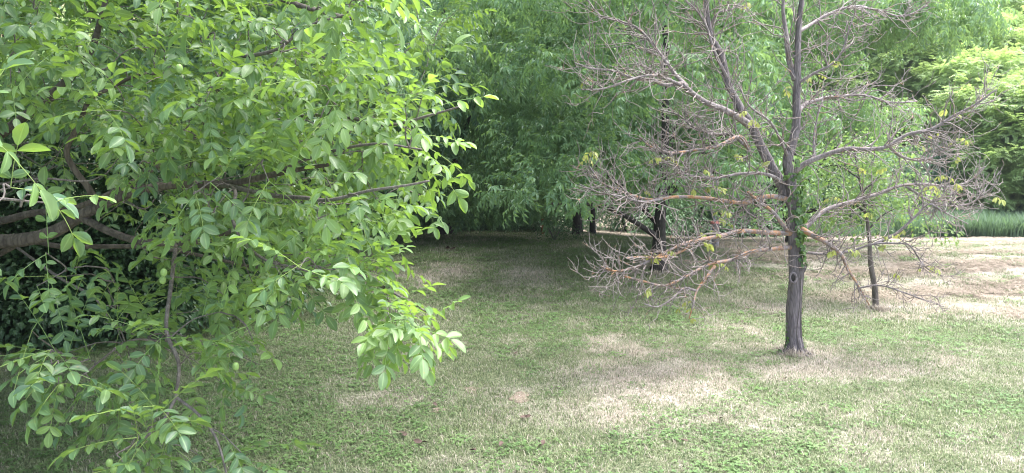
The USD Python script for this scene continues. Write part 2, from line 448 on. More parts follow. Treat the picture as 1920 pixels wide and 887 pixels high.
M_GROUND = usdkit.material(stage, "/World/Looks/ground_look", {
    "a": ("attribute", {"attribute": "leafdata"}), "s": ("separate_color", {}), "g": ("geometry", {}),
    "n": ("noise_texture", {"scale": 26.0, "detail": 6.0, "roughness": 0.7}),
    "n2": ("noise_texture", {"scale": 90.0, "detail": 3.0, "roughness": 0.7}),
    "n3": ("noise_texture", {"scale": 0.09, "detail": 5.0, "roughness": 0.6}),
    "green": ("rgb_ramp", {"ramp": [(0.34, (0.045, 0.058, 0.032)), (0.5, (0.145, 0.165, 0.092)), (0.66, (0.28, 0.29, 0.19))]}),
    "dry": ("rgb_ramp", {"ramp": [(0.32, (0.13, 0.11, 0.095)), (0.5, (0.36, 0.315, 0.275)), (0.66, (0.60, 0.54, 0.48))]}),
    "hay": ("rgb_ramp", {"ramp": [(0.30, (0.12, 0.092, 0.072)), (0.5, (0.265, 0.216, 0.175)), (0.68, (0.40, 0.340, 0.285))]}),
    "hill": ("rgb_ramp", {"ramp": [(0.40, (0.10, 0.14, 0.05)), (0.52, (0.16, 0.18, 0.08)), (0.58, (0.34, 0.20, 0.14))]}),
    "m1": ("mix_color", {}), "m2": ("mix_color", {}), "m3": ("mix_color", {}),
    "ad": ("math", {"math_type": "add"}),
    "b": ("bump", {"strength": 0.9, "distance": 0.03}),
    "p": ("principled_bsdf", {"roughness": 0.95, "specular_ior_level": 0.15})},
    [("a.color", "s.color"), ("g.position", "n.vector"), ("g.position", "n2.vector"), ("g.position", "n3.vector"), ("n.fac", "green.fac"), ("n.fac", "dry.fac"), ("n.fac", "hay.fac"), ("n3.fac", "hill.fac"),
     ("s.r", "m1.fac"), ("green.color", "m1.a"), ("dry.color", "m1.b"), ("s.g", "m2.fac"), ("m1.result", "m2.a"), ("hay.color", "m2.b"),
     ("s.b", "m3.fac"), ("m2.result", "m3.a"), ("hill.color", "m3.b"), ("m3.result", "p.base_color"),
     ("n.fac", "ad.value1"), ("n2.fac", "ad.value2"), ("ad.value", "b.height"), ("b.normal", "p.normal")], surface="p.BSDF")
g = part(None, "ground", (np.stack([X, Y, Z], -1).reshape(-1, 3), quad), M_GROUND, smooth=True, data=np.stack([DM, FM, HM], -1).reshape(-1, 3))
tag(g, "mown lawn rising in a low bank to a dry hay field, with a wooded hillside behind", None, kind="structure")


# ------------------------------------------------------------------ grass
def blades(n, radius, h, w, lean, R, flat=False):
    mb = MB()
    for _ in range(n):
        rr, a = radius * math.sqrt(R.random()), R.random() * 2 * math.pi
        o = np.array([rr * math.cos(a), rr * math.sin(a), -0.004])
        b = R.random() * 2 * math.pi
        hh = h * R.uniform(.5, 1.25)
        ln = abs(R.normal(0, lean))
        dirv = np.array([math.cos(b) * math.sin(ln), math.sin(b) * math.sin(ln), math.cos(ln)])
        side = np.array([-math.sin(b), math.cos(b), 0]) * w * R.uniform(.6, 1.3)
        if flat:
            o[2] = R.uniform(.003, .03)
            dirv[2] = R.normal(0, .12)
        mid = o + dirv * hh * .55
        tip = o + dirv * hh + np.array([math.cos(b), math.sin(b), -.5]) * hh * .22
        v = [o - side, o + side, mid + side * .8, mid - side * .8, tip]
        mb.add(v, [[0, 1, 2], [0, 2, 3], [3, 2, 4]], np.column_stack([np.ones(5), [0, 0, .55, .55, 1], np.full(5, R.random())]))
    return mb.mesh(), mb.data()


def clover(n, radius, R):
    mb = MB()
    for _ in range(n):
        rr, a = radius * math.sqrt(R.random()), R.random() * 2 * math.pi
        o = np.array([rr * math.cos(a), rr * math.sin(a), R.uniform(.008, .035)])
        s = R.uniform(.008, .017); b = R.random() * 6.28; tn = R.random()
        for k in range(3):
            c = b + k * 2.1
            al = np.array([math.cos(c), math.sin(c), R.normal(.1, .25)])
            v, f, d = place_leaflet(TINY[0], o, al, np.array([R.normal(0, .2), R.normal(0, .2), 1]), s * 1.5, s * .75, tn)
            mb.add(v, f, d)
    return mb.mesh(), mb.data()


M_GRASS = leaf_material("grass_blade", (0.070, 0.120, 0.040), (0.32, 0.37, 0.160), (0.26, 0.36, 0.10), instanced=True, trans_mix=0.3, rough=0.6, vein=0.0, spec=.3)
M_STRAW = leaf_material("dry_blade", (0.22, 0.18, 0.150), (0.64, 0.58, 0.51), (0.40, 0.35, 0.28), instanced=True, trans_mix=0.22, rough=0.8, vein=0.0, spec=.2)
M_CLOV = leaf_material("clover_leaf", (0.065, 0.125, 0.045), (0.155, 0.240, 0.085), (0.20, 0.34, 0.08), instanced=True, trans_mix=0.3, rough=0.5, vein=0.1, spec=.3)
M_HAY = leaf_material("hay_straw", (0.175, 0.138, 0.108), (0.44, 0.372, 0.305), (0.48, 0.42, 0.34), instanced=True, trans_mix=0.2, rough=0.8, vein=0.0, spec=.2)
M_TALL = leaf_material("tall_grass_blade", (0.060, 0.110, 0.068), (0.125, 0.195, 0.115), (0.15, 0.25, 0.10), instanced=True, trans_mix=0.35, rough=0.5, vein=0.0, spec=.3)
M_TURF = usdkit.material(stage, "/World/Looks/turf_blade", {
    "a": ("attribute", {"attribute": "leafdata"}), "s": ("separate_color", {}), "o": ("object_info", {}),
    "k": ("math", {"math_type": "multiply_add", "value2": 0.3}), "h": ("math", {"math_type": "multiply", "value2": 0.7}),
    "gr": ("mix_color", {"a": (0.078, 0.115, 0.056), "b": (0.295, 0.335, 0.178)}), "st": ("mix_color", {"a": (0.22, 0.180, 0.158), "b": (0.60, 0.53, 0.435)}),
    "m": ("mix_color", {}), "p": ("principled_bsdf", {"roughness": 0.7, "specular_ior_level": 0.25}), "t": ("translucent_bsdf", {}), "x": ("mix_closure", {"fac": 0.27})},
    [("a.color", "s.color"), ("s.b", "h.value1"), ("o.random", "k.value1"), ("h.value", "k.value3"), ("k.value", "gr.fac"), ("k.value", "st.fac"), ("s.r", "m.fac"), ("gr.result", "m.a"), ("st.result", "m.b"),
     ("m.result", "p.base_color"), ("m.result", "t.color"), ("p.BSDF", "x.closure1"), ("t.BSDF", "x.closure2")], surface="x.closure")
Rg = np.random.default_rng(5)


def turf(n, radius, straw, R):
    a, ad = blades(int(n * (1 - straw)) + 1, radius, .042, .0036, .8, R)
    b, bd = blades(int(n * straw) + 1, radius, .055, .0026, 1.25, R)
    ad, bd = ad.copy(), bd.copy(); ad[:, 0], bd[:, 0] = 0, 1
    return (np.vstack([a[0], b[0]]), np.vstack([a[1], b[1] + len(a[0])])), np.vstack([ad, bd])


def lattice(x0, x1, y0, y1, step, R):
    xs, ys = np.meshgrid(np.arange(x0, x1, step), np.arange(y0, y1, step))
    xs = xs.ravel() + R.uniform(-.5, .5, xs.size) * step
    ys = ys.ravel() + R.uniform(-.5, .5, ys.size) * step
    k = np.abs(xs) < ys * 0.70 + 1.2
    return xs[k], ys[k]


def scatter(name, protos, xs, ys, scale, label, tiltz=0.05):
    n = len(xs)
    pos = np.stack([xs, ys, height(xs, ys)], -1)
    path = numbered("/World/" + name)
    p = instancer(path, protos, pos, Rg.uniform(0, 6.28, n), Rg.normal(0, tiltz, n), Rg.normal(0, tiltz, n), scale, Rg.integers(0, len(protos), n))
    tag(p, label, "grass")
    return p


xs1, ys1 = lattice(-8, 12, 5.6, 12.5, 0.125, Rg)
xs2, ys2 = lattice(-14, 18, 12.5, 26, 0.20, Rg)
xs, ys = np.r_[xs1, xs2], np.r_[ys1, ys2]
sc = np.r_[np.full(len(xs1), 1.0), np.full(len(xs2), 1.45)] * Rg.uniform(.8, 1.2, len(xs))
dm = dry_mask(xs, ys); fm = np.maximum(field_mask(xs, ys), strip_mask(xs, ys))
lev = np.clip(np.round((.08 + .66 * dm + Rg.normal(0, .10, len(xs))) * 4), 0, 4).astype(int)
on = Rg.random(len(xs)) > fm * .62
CLASSES = [turf(105, .15, q_, Rg) for q_ in (.06, .25, .48, .72, .93) for _ in range(2)]
pos = np.stack([xs, ys, height(xs, ys)], -1)[on]
n_ = int(on.sum())
p = instancer("/World/lawn_grass", [(*c, M_TURF) for c in CLASSES], pos, Rg.uniform(0, 6.28, n_), Rg.normal(0, .05, n_), Rg.normal(0, .05, n_), sc[on], lev[on] * 2 + Rg.integers(0, 2, n_))
tag(p, "short mown lawn grass, green blades mixed with dry straw", "grass")
g_cl = on & (Rg.random(len(xs)) < .50 * (1 - dm)) & (meshkit.fbm(np.stack([xs * .5, ys * .5, xs * 0], -1), 3, 55) + Rg.normal(0, .1, len(xs)) > .45)
scatter("clover", [(*clover(26, .16, Rg), M_CLOV) for _ in range(3)], xs[g_cl], ys[g_cl], sc[g_cl], "low clover leaves sprinkled through the green parts of the lawn")
uc = []
for fx, fy, rr, k in [(*ground_at(1488, 664)[:2], .17, 70), (*ground_at(1643, 581)[:2], .10, 40), (3.25, 17.6, .3, 60), (1.96, 24.0, .3, 50), (5.32, 21.0, .2, 30)]:
    for _ in range(k):
        a_ = Rg.random() * 6.28; r_ = rr * Rg.uniform(.75, 1.9)
        uc.append((fx + r_ * math.cos(a_), fy + r_ * math.sin(a_)))
uc = np.array(uc)
scatter("uncut_grass", [(*blades(16, .05, .13, .0042, .5, Rg), M_TURF) for _ in range(2)], uc[:, 0], uc[:, 1], Rg.uniform(.6, 1.3, len(uc)), "longer uncut grass left standing round the tree trunks and posts")
# hay: denser along swaths
hx, hy = lattice(4, 24, 11.5, 30, 0.17, Rg)
sx2, sy2 = lattice(-2, 9, 23.4, 31, 0.22, Rg)
hx, hy = np.r_[hx, sx2], np.r_[hy, sy2]
hm = np.maximum(field_mask(hx, hy), strip_mask(hx, hy))


keep = Rg.random(len(hx)) < hm * (0.10 + 0.9 * swath(hx, hy) ** 1.5)
hx, hy = hx[keep], hy[keep]
hs = 1.0 + 0.9 * swath(hx, hy) * Rg.uniform(.6, 1.3, len(hx))
scatter("hay", [(*blades(60, .17, .14, .0040, 1.3, Rg, flat=True), M_HAY) for _ in range(3)], hx, hy, hs, "pale cut hay lying in swaths over the mown field")
# tall grass strip beyond the field
tx = np.r_[Rg.uniform(14.0, 32, 4700), Rg.uniform(8, 14.5, 500)]; ty = 29.6 + Rg.uniform(-.6, 4.2, 5200) + .25 * np.sin(tx * 1.3) - 0.05 * (tx - 12)
scatter("tall_grass", [(*blades(26, .16, .80, .011, .22, Rg), M_TALL) for _ in range(3)], tx, ty, Rg.uniform(.55, 1.25, 5200) * np.where(tx < 14.2, .6, 1), "tall uncut green grass in a belt beyond the hay field", .08)


# ================================================================== LEFT WALNUT
Rw = np.random.default_rng(42)
base = on_ground(-5.1, 6.6)
WAL = thing("walnut_tree", "large leafy walnut tree with green nuts, nearest of all, hanging over the lawn", "tree", base)


def pp(*pts):
    return smooth_path([at(*p) for p in pts], 4)


def taper(n, a, b, power=1.0):
    return a + (b - a) * np.linspace(0, 1, n) ** power


trunk_top = base + np.array([0.25, 0, 1.55])
skeleton = []     # (points, radii)


def limb(parent, name, path, r0, r1, mat, sides=8, origin=None, rough=.10, power=1.0, label=None, node_list=None):
    r = taper(len(path), r0, r1, power)
    pr = part(parent, name, tube(path, r, sides, rough, int(Rw.integers(1000))), mat, smooth=True, origin=origin, label=label)
    if node_list is not None:
        node_list.append((path, r))
    return pr


tp = smooth_path([base + np.array([0, 0, -.15]), base + np.array([.02, 0, .25]), base + np.array([.08, .02, .9]), trunk_top, base + np.array([.35, .05, 2.6]), base + np.array([.5, .1, 4.4]), base + np.array([.7, .1, 6.2])], 4)
limb(WAL, "trunk", tp, .27, .07, M_BARK, 14, base, .12)
SK = skeleton
fr = trunk_top
Lm = [
    ([fr, at(-70, 458, 6.0), at(0, 453, 5.7), at(60, 447, 5.6), at(110, 430, 5.5), at(150, 405, 5.4), at(185, 388, 5.35), at(240, 363, 5.3), at(330, 346, 5.2), at(420, 346, 5.1), at(500, 330, 5.0), at(565, 317, 4.9), at(615, 309, 4.8)], .060, .011),
    ([at(150, 406, 5.4), at(200, 432, 5.3), at(260, 452, 5.1), at(330, 456, 5.0), at(400, 448, 4.9), at(440, 430, 4.8)], .030, .012),
    ([fr, at(-80, 425, 6.3), at(0, 415, 6.1), at(60, 400, 6.0), at(140, 390, 5.9), at(250, 340, 6.0), at(360, 270, 6.1)], .040, .012),
    ([at(185, 388, 5.35), at(165, 352, 5.3), at(140, 318, 5.25), at(125, 282, 5.2), at(150, 230, 5.1), at(168, 188, 5.0), at(205, 166, 4.95), at(260, 140, 4.9), at(305, 139, 4.8)], .024, .008),
    ([fr, at(30, 460, 6.4), at(120, 463, 6.2), at(250, 462, 6.0), at(330, 470, 5.8), at(470, 500, 5.6)], .026, .010),
    ([at(360, 270, 6.1), at(400, 190, 5.6), at(430, 112, 5.0), at(470, 105, 4.8), at(520, 92, 4.7), at(560, 62, 4.6), at(590, 44, 4.5), at(640, 30, 4.4)], .016, .006),
    ([at(420, 346, 5.1), at(500, 365, 4.8), at(570, 371, 4.5), at(620, 375, 4.3), at(690, 358, 4.2), at(760, 348, 4.1), at(805, 339, 4.05)], .015, .005),
    ([at(400, 346, 5.1), at(440, 355, 4.6), at(436, 410, 4.4), at(460, 458, 4.3), at(500, 489, 4.2), at(545, 500, 4.1), at(590, 512, 4.0)], .013, .005),
    ([at(330, 456, 5.0), at(320, 540, 4.5), at(312, 620, 4.2), at(335, 680, 4.1), at(330, 745, 4.0)], .014, .009),
    ([at(330, 745, 4.0), at(305, 790, 3.95), at(270, 822, 3.9), at(235, 842, 3.85)], .009, .005),
    ([at(330, 745, 4.0), at(370, 775, 3.95), at(400, 812, 3.9), at(415, 850, 3.85), at(428, 900, 3.8)], .009, .005),
    ([at(470, 500, 5.6), at(560, 500, 5.0), at(640, 505, 4.6), at(700, 530, 4.5), at(750, 556, 4.4), at(800, 585, 4.3)], .014, .005),
    ([base + np.array([.35, .05, 2.6]), at(60, 210, 5.6), at(160, 110, 5.3), at(190, 30, 5.1), at(210, -60, 4.9)], .040, .010),
    ([base + np.array([.5, .1, 4.4]), at(200, -60, 5.8), at(420, -40, 5.2), at(560, 10, 4.9), at(680, 40, 4.7)], .040, .008),
    ([at(360, 270, 6.1), at(500, 230, 5.6), at(620, 215, 5.1), at(720, 235, 4.8), at(810, 215, 4.6), at(862, 200, 4.5)], .016, .005),
    ([base + np.array([.1, 0, 1.2]), at(-140, 300, 3.2), at(-90, 270, 2.7), at(0, 262, 2.5)], .018, .0022),
    ([at(-140, 300, 3.2), at(-60, 360, 3.0), at(40, 376, 2.9), at(98, 381, 2.85)], .009, .0020),
    ([at(30, 463, 6.4), at(110, 520, 5.4), at(180, 560, 5.0), at(215, 612, 4.8), at(300, 640, 4.5)], .012, .005),
    ([at(300, 640, 4.5), at(240, 640, 4.3), at(160, 700, 4.1), at(130, 725, 4.0)], .007, .004),
    ([at(500, 330, 5.0), at(600, 290, 4.8), at(700, 270, 4.5), at(790, 280, 4.3)], .012, .005),
    ([at(0, 345, 5.0), at(80, 335, 4.9), at(160, 340, 4.9), at(200, 325, 4.9)], .008, .004),
    ([fr, at(-60, 345, 5.4), at(0, 345, 5.0)], .02, .008),
]
for pts, a, b in Lm:
    limb(WAL, "branch", smooth_path(pts, 4), a, b, M_BARK if a > .02 else M_TWIG, 8 if a > .02 else 6, base, .14, node_list=SK)
nodes = np.vstack([p for p, r in SK])

# twig tips: where the photograph shows foliage. (polygon in pixels, count, depth range)
from shapely.geometry import Polygon, Point
zones = [
    ([(-60, -60), (700, -60), (735, 60), (725, 110), (680, 150), (640, 190), (520, 190), (400, 200), (200, 190), (-60, 200)], 92, (3.9, 6.6)),
    ([(150, 150), (640, 150), (700, 190), (800, 170), (838, 215), (815, 270), (795, 330), (795, 375), (740, 405), (690, 425), (560, 430), (430, 430), (300, 330), (200, 330)], 112, (3.9, 6.0)),
    ([(260, 380), (560, 380), (640, 440), (740, 470), (735, 510), (640, 540), (520, 560), (420, 590), (300, 600), (250, 480)], 28, (4.1, 6.0)),
    ([(470, 440), (640, 470), (690, 540), (640, 560), (560, 540), (480, 510)], 8, (3.7, 4.3)),
    ([(690, 540), (770, 550), (800, 600), (770, 630), (710, 605)], 7, (3.9, 4.4)),
    ([(200, 560), (430, 560), (500, 640), (500, 710), (440, 750), (330, 740), (240, 700), (180, 640)], 15, (3.8, 5.2)),
    ([(180, 760), (330, 740), (500, 820), (510, 900), (130, 900), (130, 850)], 8, (3.6, 4.3)),
    ([(40, 470), (220, 470), (220, 560), (90, 590)], 5, (3.9, 4.8)),
    ([(40, 650), (170, 650), (200, 720), (60, 760)], 5, (3.7, 4.2)),
    ([(-60, 170), (180, 170), (250, 330), (100, 330), (-60, 320)], 16, (4.8, 6.6)),
    ([(-60, 0), (900, 0), (640, 420), (260, 420), (-60, 330)], 125, (6.2, 8.2)),
]
tips = []
for poly, cnt, (d0, d1) in zones:
    pg = Polygon(poly); x0, y0, x1, y1 = pg.bounds; k = 0
    while k < cnt:
        x, y = Rw.uniform(x0, x1), Rw.uniform(y0, y1)
        if pg.contains(Point(x, y)):
            tips.append(at(x, y, Rw.uniform(d0, d1))); k += 1
for p in [(-35, 205, 2.5), (-10, 262, 2.5), (100, 380, 2.85), (20, 352, 2.9), (-40, 405, 2.7), (60, 620, 3.9), (105, 660, 3.9)]:
    tips.append(at(*p))
tips = np.array(tips)
from scipy.spatial import cKDTree
order = np.argsort(cKDTree(nodes).query(tips)[0])
allp = [n for n in nodes]
twig_mb = MB(); leaves = []
tree = cKDTree(np.array(allp)); pending = []
CROWN_C = base + np.array([-.3, .4, 2.6])
for cnt, k in enumerate(order):
    tip = tips[k]
    if cnt % 12 == 0:
        tree = cKDTree(np.array(allp))
    # a branch that grows outwards: prefer an anchor nearer the trunk than the tip is
    ds, idx = tree.query(tip, k=min(24, len(allp)))
    out = np.linalg.norm(tip - CROWN_C)
    best = min(range(len(idx)), key=lambda i: ds[i] + 1.4 * max(0, np.linalg.norm(allp[idx[i]] - CROWN_C) - out + .15))
    a = allp[idx[best]]; L = np.linalg.norm(tip - a)
    mid = a * .5 + tip * .5 + np.array([0, 0, .10 * L]) + Rw.normal(0, .06 * L, 3)
    path = smooth_path([a, a * .75 + mid * .25 + Rw.normal(0, .02, 3), mid, tip], 3)
    twig_mb.add(*tube(path, taper(len(path), .0045 + .003 * min(L, 1), .0024), 4))
    allp += [path[4], path[7], path[-1]]
    dtip = unit(path[-1] - path[-3])
    closeup = tip[1] < 2.95
    n = 2 if closeup else Rw.integers(4, 7)
    az0 = Rw.random() * 6.28
    young = Rw.random() < .22
    for j in range(n):
        o = path[-1] if j < 3 else path[-1 - (j - 2) % 5]
        e1 = unit(np.cross(dtip, [0.1, 0.2, 1])); e2 = np.cross(e1, dtip)
        az = az0 + j * 2.4
        spread = Rw.uniform(.5, 1.25)
        d = unit(dtip * math.cos(spread) + (e1 * math.cos(az) + e2 * math.sin(az)) * math.sin(spread) + np.array([0, 0, .12]))
        t = np.clip(Rw.normal(.38, .16) + (.34 if young else 0), 0, 1)
        leaves.append((o, d, Rw.uniform(.15, .20) if closeup else Rw.uniform(.22, .36), 2 if closeup else Rw.integers(3, 5), t))
part(WAL, "twigs", twig_mb.mesh(), M_TWIG, smooth=True, kind="stuff", origin=base)


def in_view(p):
    dv = p - EYE
    f_ = dv[1] * CP - dv[2] * SP
    u_ = dv[1] * SP + dv[2] * CP
    return 960 + FPX * dv[0] / f_, 443.5 - FPX * u_ / f_, f_


HOLES = [(Polygon([(-90, 325), (50, 330), (130, 400), (200, 470), (290, 475), (250, 580), (215, 640), (-90, 655)]), .93, 0, 99),
         (Polygon([(-90, 238), (120, 240), (200, 250), (215, 330), (190, 400), (-90, 400)]), .72, 2.9, 99),
         (Polygon([(130, 360), (330, 318), (560, 290), (640, 290), (640, 335), (480, 370), (330, 385), (240, 480), (110, 480), (-60, 500), (-60, 420)]), .78, 2.9, 5.6),
         (Polygon([(250, 640), (420, 690), (470, 900), (280, 900), (360, 790)]), .45, 0, 99),
         (Polygon([(-90, 800), (110, 800), (110, 900), (-90, 900)]), .9, 0, 99), (Polygon([(-90, 655), (20, 655), (20, 800), (-90, 800)]), .9, 0, 99)]
KEEP = Polygon([(30, 485), (235, 485), (235, 610), (60, 610)])


HOLES.append((Polygon([(430, 590), (560, 560), (690, 580), (690, 900), (500, 900), (540, 760), (470, 680)]), .9, 0, 99))
HOLES.append((Polygon([(745, 415), (960, 415), (960, 530), (790, 530)]), .95, 0, 99))


def hidden_by_hole(o, d, L):
    x, y, f_ = in_view(o + d * L * .6)
    p = Point(x, y)
    if f_ < 2.95 or (KEEP.contains(p) and f_ < 4.9):
        return False
    return any(a < f_ < b and h.contains(p) and Rw.random() < pr for h, pr, a, b in HOLES)


kept = []
for (o, d, L, pr, t) in leaves:
    if hidden_by_hole(o, d, L):
        continue
    x, y, f_ = in_view(o)
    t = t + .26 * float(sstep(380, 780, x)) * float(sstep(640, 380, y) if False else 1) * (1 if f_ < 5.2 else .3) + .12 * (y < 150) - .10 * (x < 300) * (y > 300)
    kept.append((o, d, L, pr, float(np.clip(t, 0, 1))))
leaves = kept
scored = []
for i, (o, d, L, pr, t) in enumerate(leaves):
    x, y, f_ = in_view(o + d * L * .6)
    scored.append((f_ if (-10 < x < 1930 and -10 < y < 897) else 99 + f_, i))
scored.sort()
rank = {i: k for k, (_, i) in enumerate(scored)}
fol = MB(); stems = MB()
for i, (o, d, L, pr, t) in enumerate(leaves):
    k = rank[i]
    low = in_view(o)[1] > 430
    droop, hang = (Rw.uniform(.05, .6), Rw.uniform(.0, .4)) if low else (Rw.uniform(.2, .9), Rw.uniform(.1, .7))
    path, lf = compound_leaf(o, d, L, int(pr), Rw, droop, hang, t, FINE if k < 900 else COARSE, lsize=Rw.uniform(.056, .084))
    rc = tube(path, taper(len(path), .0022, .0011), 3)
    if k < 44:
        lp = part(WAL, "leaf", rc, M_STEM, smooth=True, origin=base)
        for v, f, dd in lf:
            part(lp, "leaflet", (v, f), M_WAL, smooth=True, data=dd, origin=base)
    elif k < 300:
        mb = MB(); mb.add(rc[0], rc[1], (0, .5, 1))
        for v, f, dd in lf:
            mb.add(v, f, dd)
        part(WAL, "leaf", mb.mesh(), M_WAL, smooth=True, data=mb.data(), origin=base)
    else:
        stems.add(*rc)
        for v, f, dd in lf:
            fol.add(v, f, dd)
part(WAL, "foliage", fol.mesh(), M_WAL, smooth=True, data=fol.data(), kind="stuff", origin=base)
part(WAL, "leaf_stalks", stems.mesh(), M_STEM, smooth=True, kind="stuff", origin=base)


# walnuts in their green husks
def ellipsoid(c, r, n=10):
    th = np.linspace(0, math.pi, n // 2 + 2); ph = np.arange(n) * 2 * math.pi / n
    v = np.array([[math.sin(t) * math.cos(p), math.sin(t) * math.sin(p), math.cos(t)] for t in th for p in ph]) * r + c
    f = []
    for i in range(len(th) - 1):
        for j in range(n):
            a, b = i * n + j, i * n + (j + 1) % n
            f += [[a, a + n, b + n], [a, b + n, b]]
    return v, np.array(f)


for (x, y, dp) in [(336, 128, 3.75), (307, 511, 3.9), (305, 525, 3.92), (607, 523, 3.7), (616, 533, 3.7), (442, 687, 3.8), (113, 727, 3.75), (205, 868, 3.6), (213, 880, 3.62)]:
    part(WAL, "walnut", ellipsoid(at(x, y, dp), np.array([.0165, .0165, .0205]), 12), M_NUT, smooth=True, origin=base)

# ------------------------------------------------------------------ leaf sprays for whole crowns
def walnut_spray(R, nleaf=5, lsize=.12, L=.34, lset=TINY, pairs=(3, 4), width=.40):
    mb = MB()
    ax = smooth_path([[0, 0, 0], [.18, 0, .03], [.36, 0, .02]], 2)
    mb.add(*tube(ax, .006, 3), (0, 0, 0))
    for j in range(nleaf):
        a = j * 2.4 + R.random(); sp = R.uniform(.35, 1.3)
        d = np.array([math.cos(sp), math.sin(sp) * math.cos(a), math.sin(sp) * math.sin(a) * .8 + .1])
        _, lf = compound_leaf(ax[-1 - j % 4], d, L * R.uniform(.8, 1.15), int(R.integers(*pairs, endpoint=True)), R, R.uniform(.5, 1.3), R.uniform(.5, 1.3), R.uniform(.15, .85), lset, lsize, width=width)
        for v, f, dd in lf:
            mb.add(v, f, dd)
    return mb.mesh(), mb.data()


def locust_spray(R, n=9):
    """Feathery flat spray of narrow pinnate leaves."""
    mb = MB()
    for j in range(n):
        s = R.uniform(.1, .8); side = 1 if j % 2 else -1
        o = np.array([s, 0, -.10 * s * s]); th = R.uniform(.4, 1.2)
        d = np.array([math.cos(th), side * math.sin(th), R.normal(-.05, .25)])
        tn = R.random()
        L = R.uniform(.22, .36); perp = unit(np.cross([0, 0, 1], d))
        for q in np.linspace(.2, 1, 6):
            for sg in (-1, 1):
                p0 = o + d * L * q + np.array([0, 0, -.22 * L * q * q])
                al = perp * sg + d * .35 + np.array([0, 0, R.normal(-.15, .2)])
                v, f, dd = place_leaflet(TINY[0], p0, al, np.array([R.normal(0, .25), R.normal(0, .25), 1]), .072, .024, tn)
                mb.add(v, f, dd)
    return mb.mesh(), mb.data()


def broad_spray(R, n=26, size=.075, spread=.3):
    mb = MB()
    for j in range(n):
        o = R.normal(0, 1, 3) * np.array([spread, spread * .8, spread * .6]) * .6 + np.array([spread, 0, 0])
        d = unit(o + R.normal(0, .15, 3)) + np.array([0, 0, -.4])
        v, f, dd = place_leaflet(TINY[R.integers(2)], o, d, np.array([R.normal(0, .5), R.normal(0, .5), 1]), size * R.uniform(.7, 1.3), size * .33, R.random())
        mb.add(v, f, dd)
    return mb.mesh(), mb.data()


Rs = np.random.default_rng(8)
SPRAYS = {
    "walnut": [(*walnut_spray(Rs), M_WALI) for _ in range(4)],
    "far": [(*walnut_spray(Rs, 5, .15, .42), M_FAR) for _ in range(3)],
    "locust": [(*locust_spray(Rs), M_LOC) for _ in range(3)],
    "hedge": [(*broad_spray(Rs, 30, .09, .34), M_DARK) for _ in range(3)],
    "shrub": [(*broad_spray(Rs, 30, .085, .32), M_SHRUB) for _ in range(3)],
    "silver": [(*broad_spray(Rs, 34, .10, .40), M_SILV) for _ in range(2)],
    "young": [(*broad_spray(Rs, 16, .10, .26), M_SAP) for _ in range(3)],
    "loose": [(*walnut_spray(Rs, 4, .11, .32, COARSE), M_WALI) for _ in range(3)],
}


def crown(parent, origin, clumps, kind, n, R, name="crown", scale=(0.8, 1.25), shell=.55, droop=.25, low_cut=None, avoid=None):
    """clumps: (centre, radii). Sprays sit through the outer part of every clump and face outwards."""
    w = np.array([r[0] * r[1] + r[1] * r[2] + r[0] * r[2] for _, r in clumps]); w = w / w.sum()
    which = R.choice(len(clumps), n, p=w)
    C = np.array([c for c, _ in clumps])[which]; Rad = np.array([r for _, r in clumps])[which]
    d = R.normal(0, 1, (n, 3)); d /= np.linalg.norm(d, axis=1, keepdims=True)
    d[:, 2] = np.where(d[:, 2] < -.35, -d[:, 2] * .6, d[:, 2])
    rad = (shell + (1 - shell) * R.random(n) ** .6) * (1 + R.normal(0, .10, n))
    pos = C + d * Rad * rad[:, None]
    pos = pos + R.normal(0, .08, (n, 3))
    if low_cut is not None:
        keep = pos[:, 2] > low_cut
        pos, d, n = pos[keep], d[keep], int(keep.sum())
    yaw = np.arctan2(d[:, 1], d[:, 0]) + R.normal(0, .5, n)
    pitch = -np.arcsin(np.clip(d[:, 2], -1, 1)) * .7 + droop + R.normal(0, .25, n)
    protos = SPRAYS[kind]
    path = numbered(str(parent.GetPath()) + "/" + name)
    return instancer(path, protos, pos - np.asarray(origin), yaw, pitch, R.normal(0, .3, n), R.uniform(*scale, n), R.integers(0, len(protos), n))


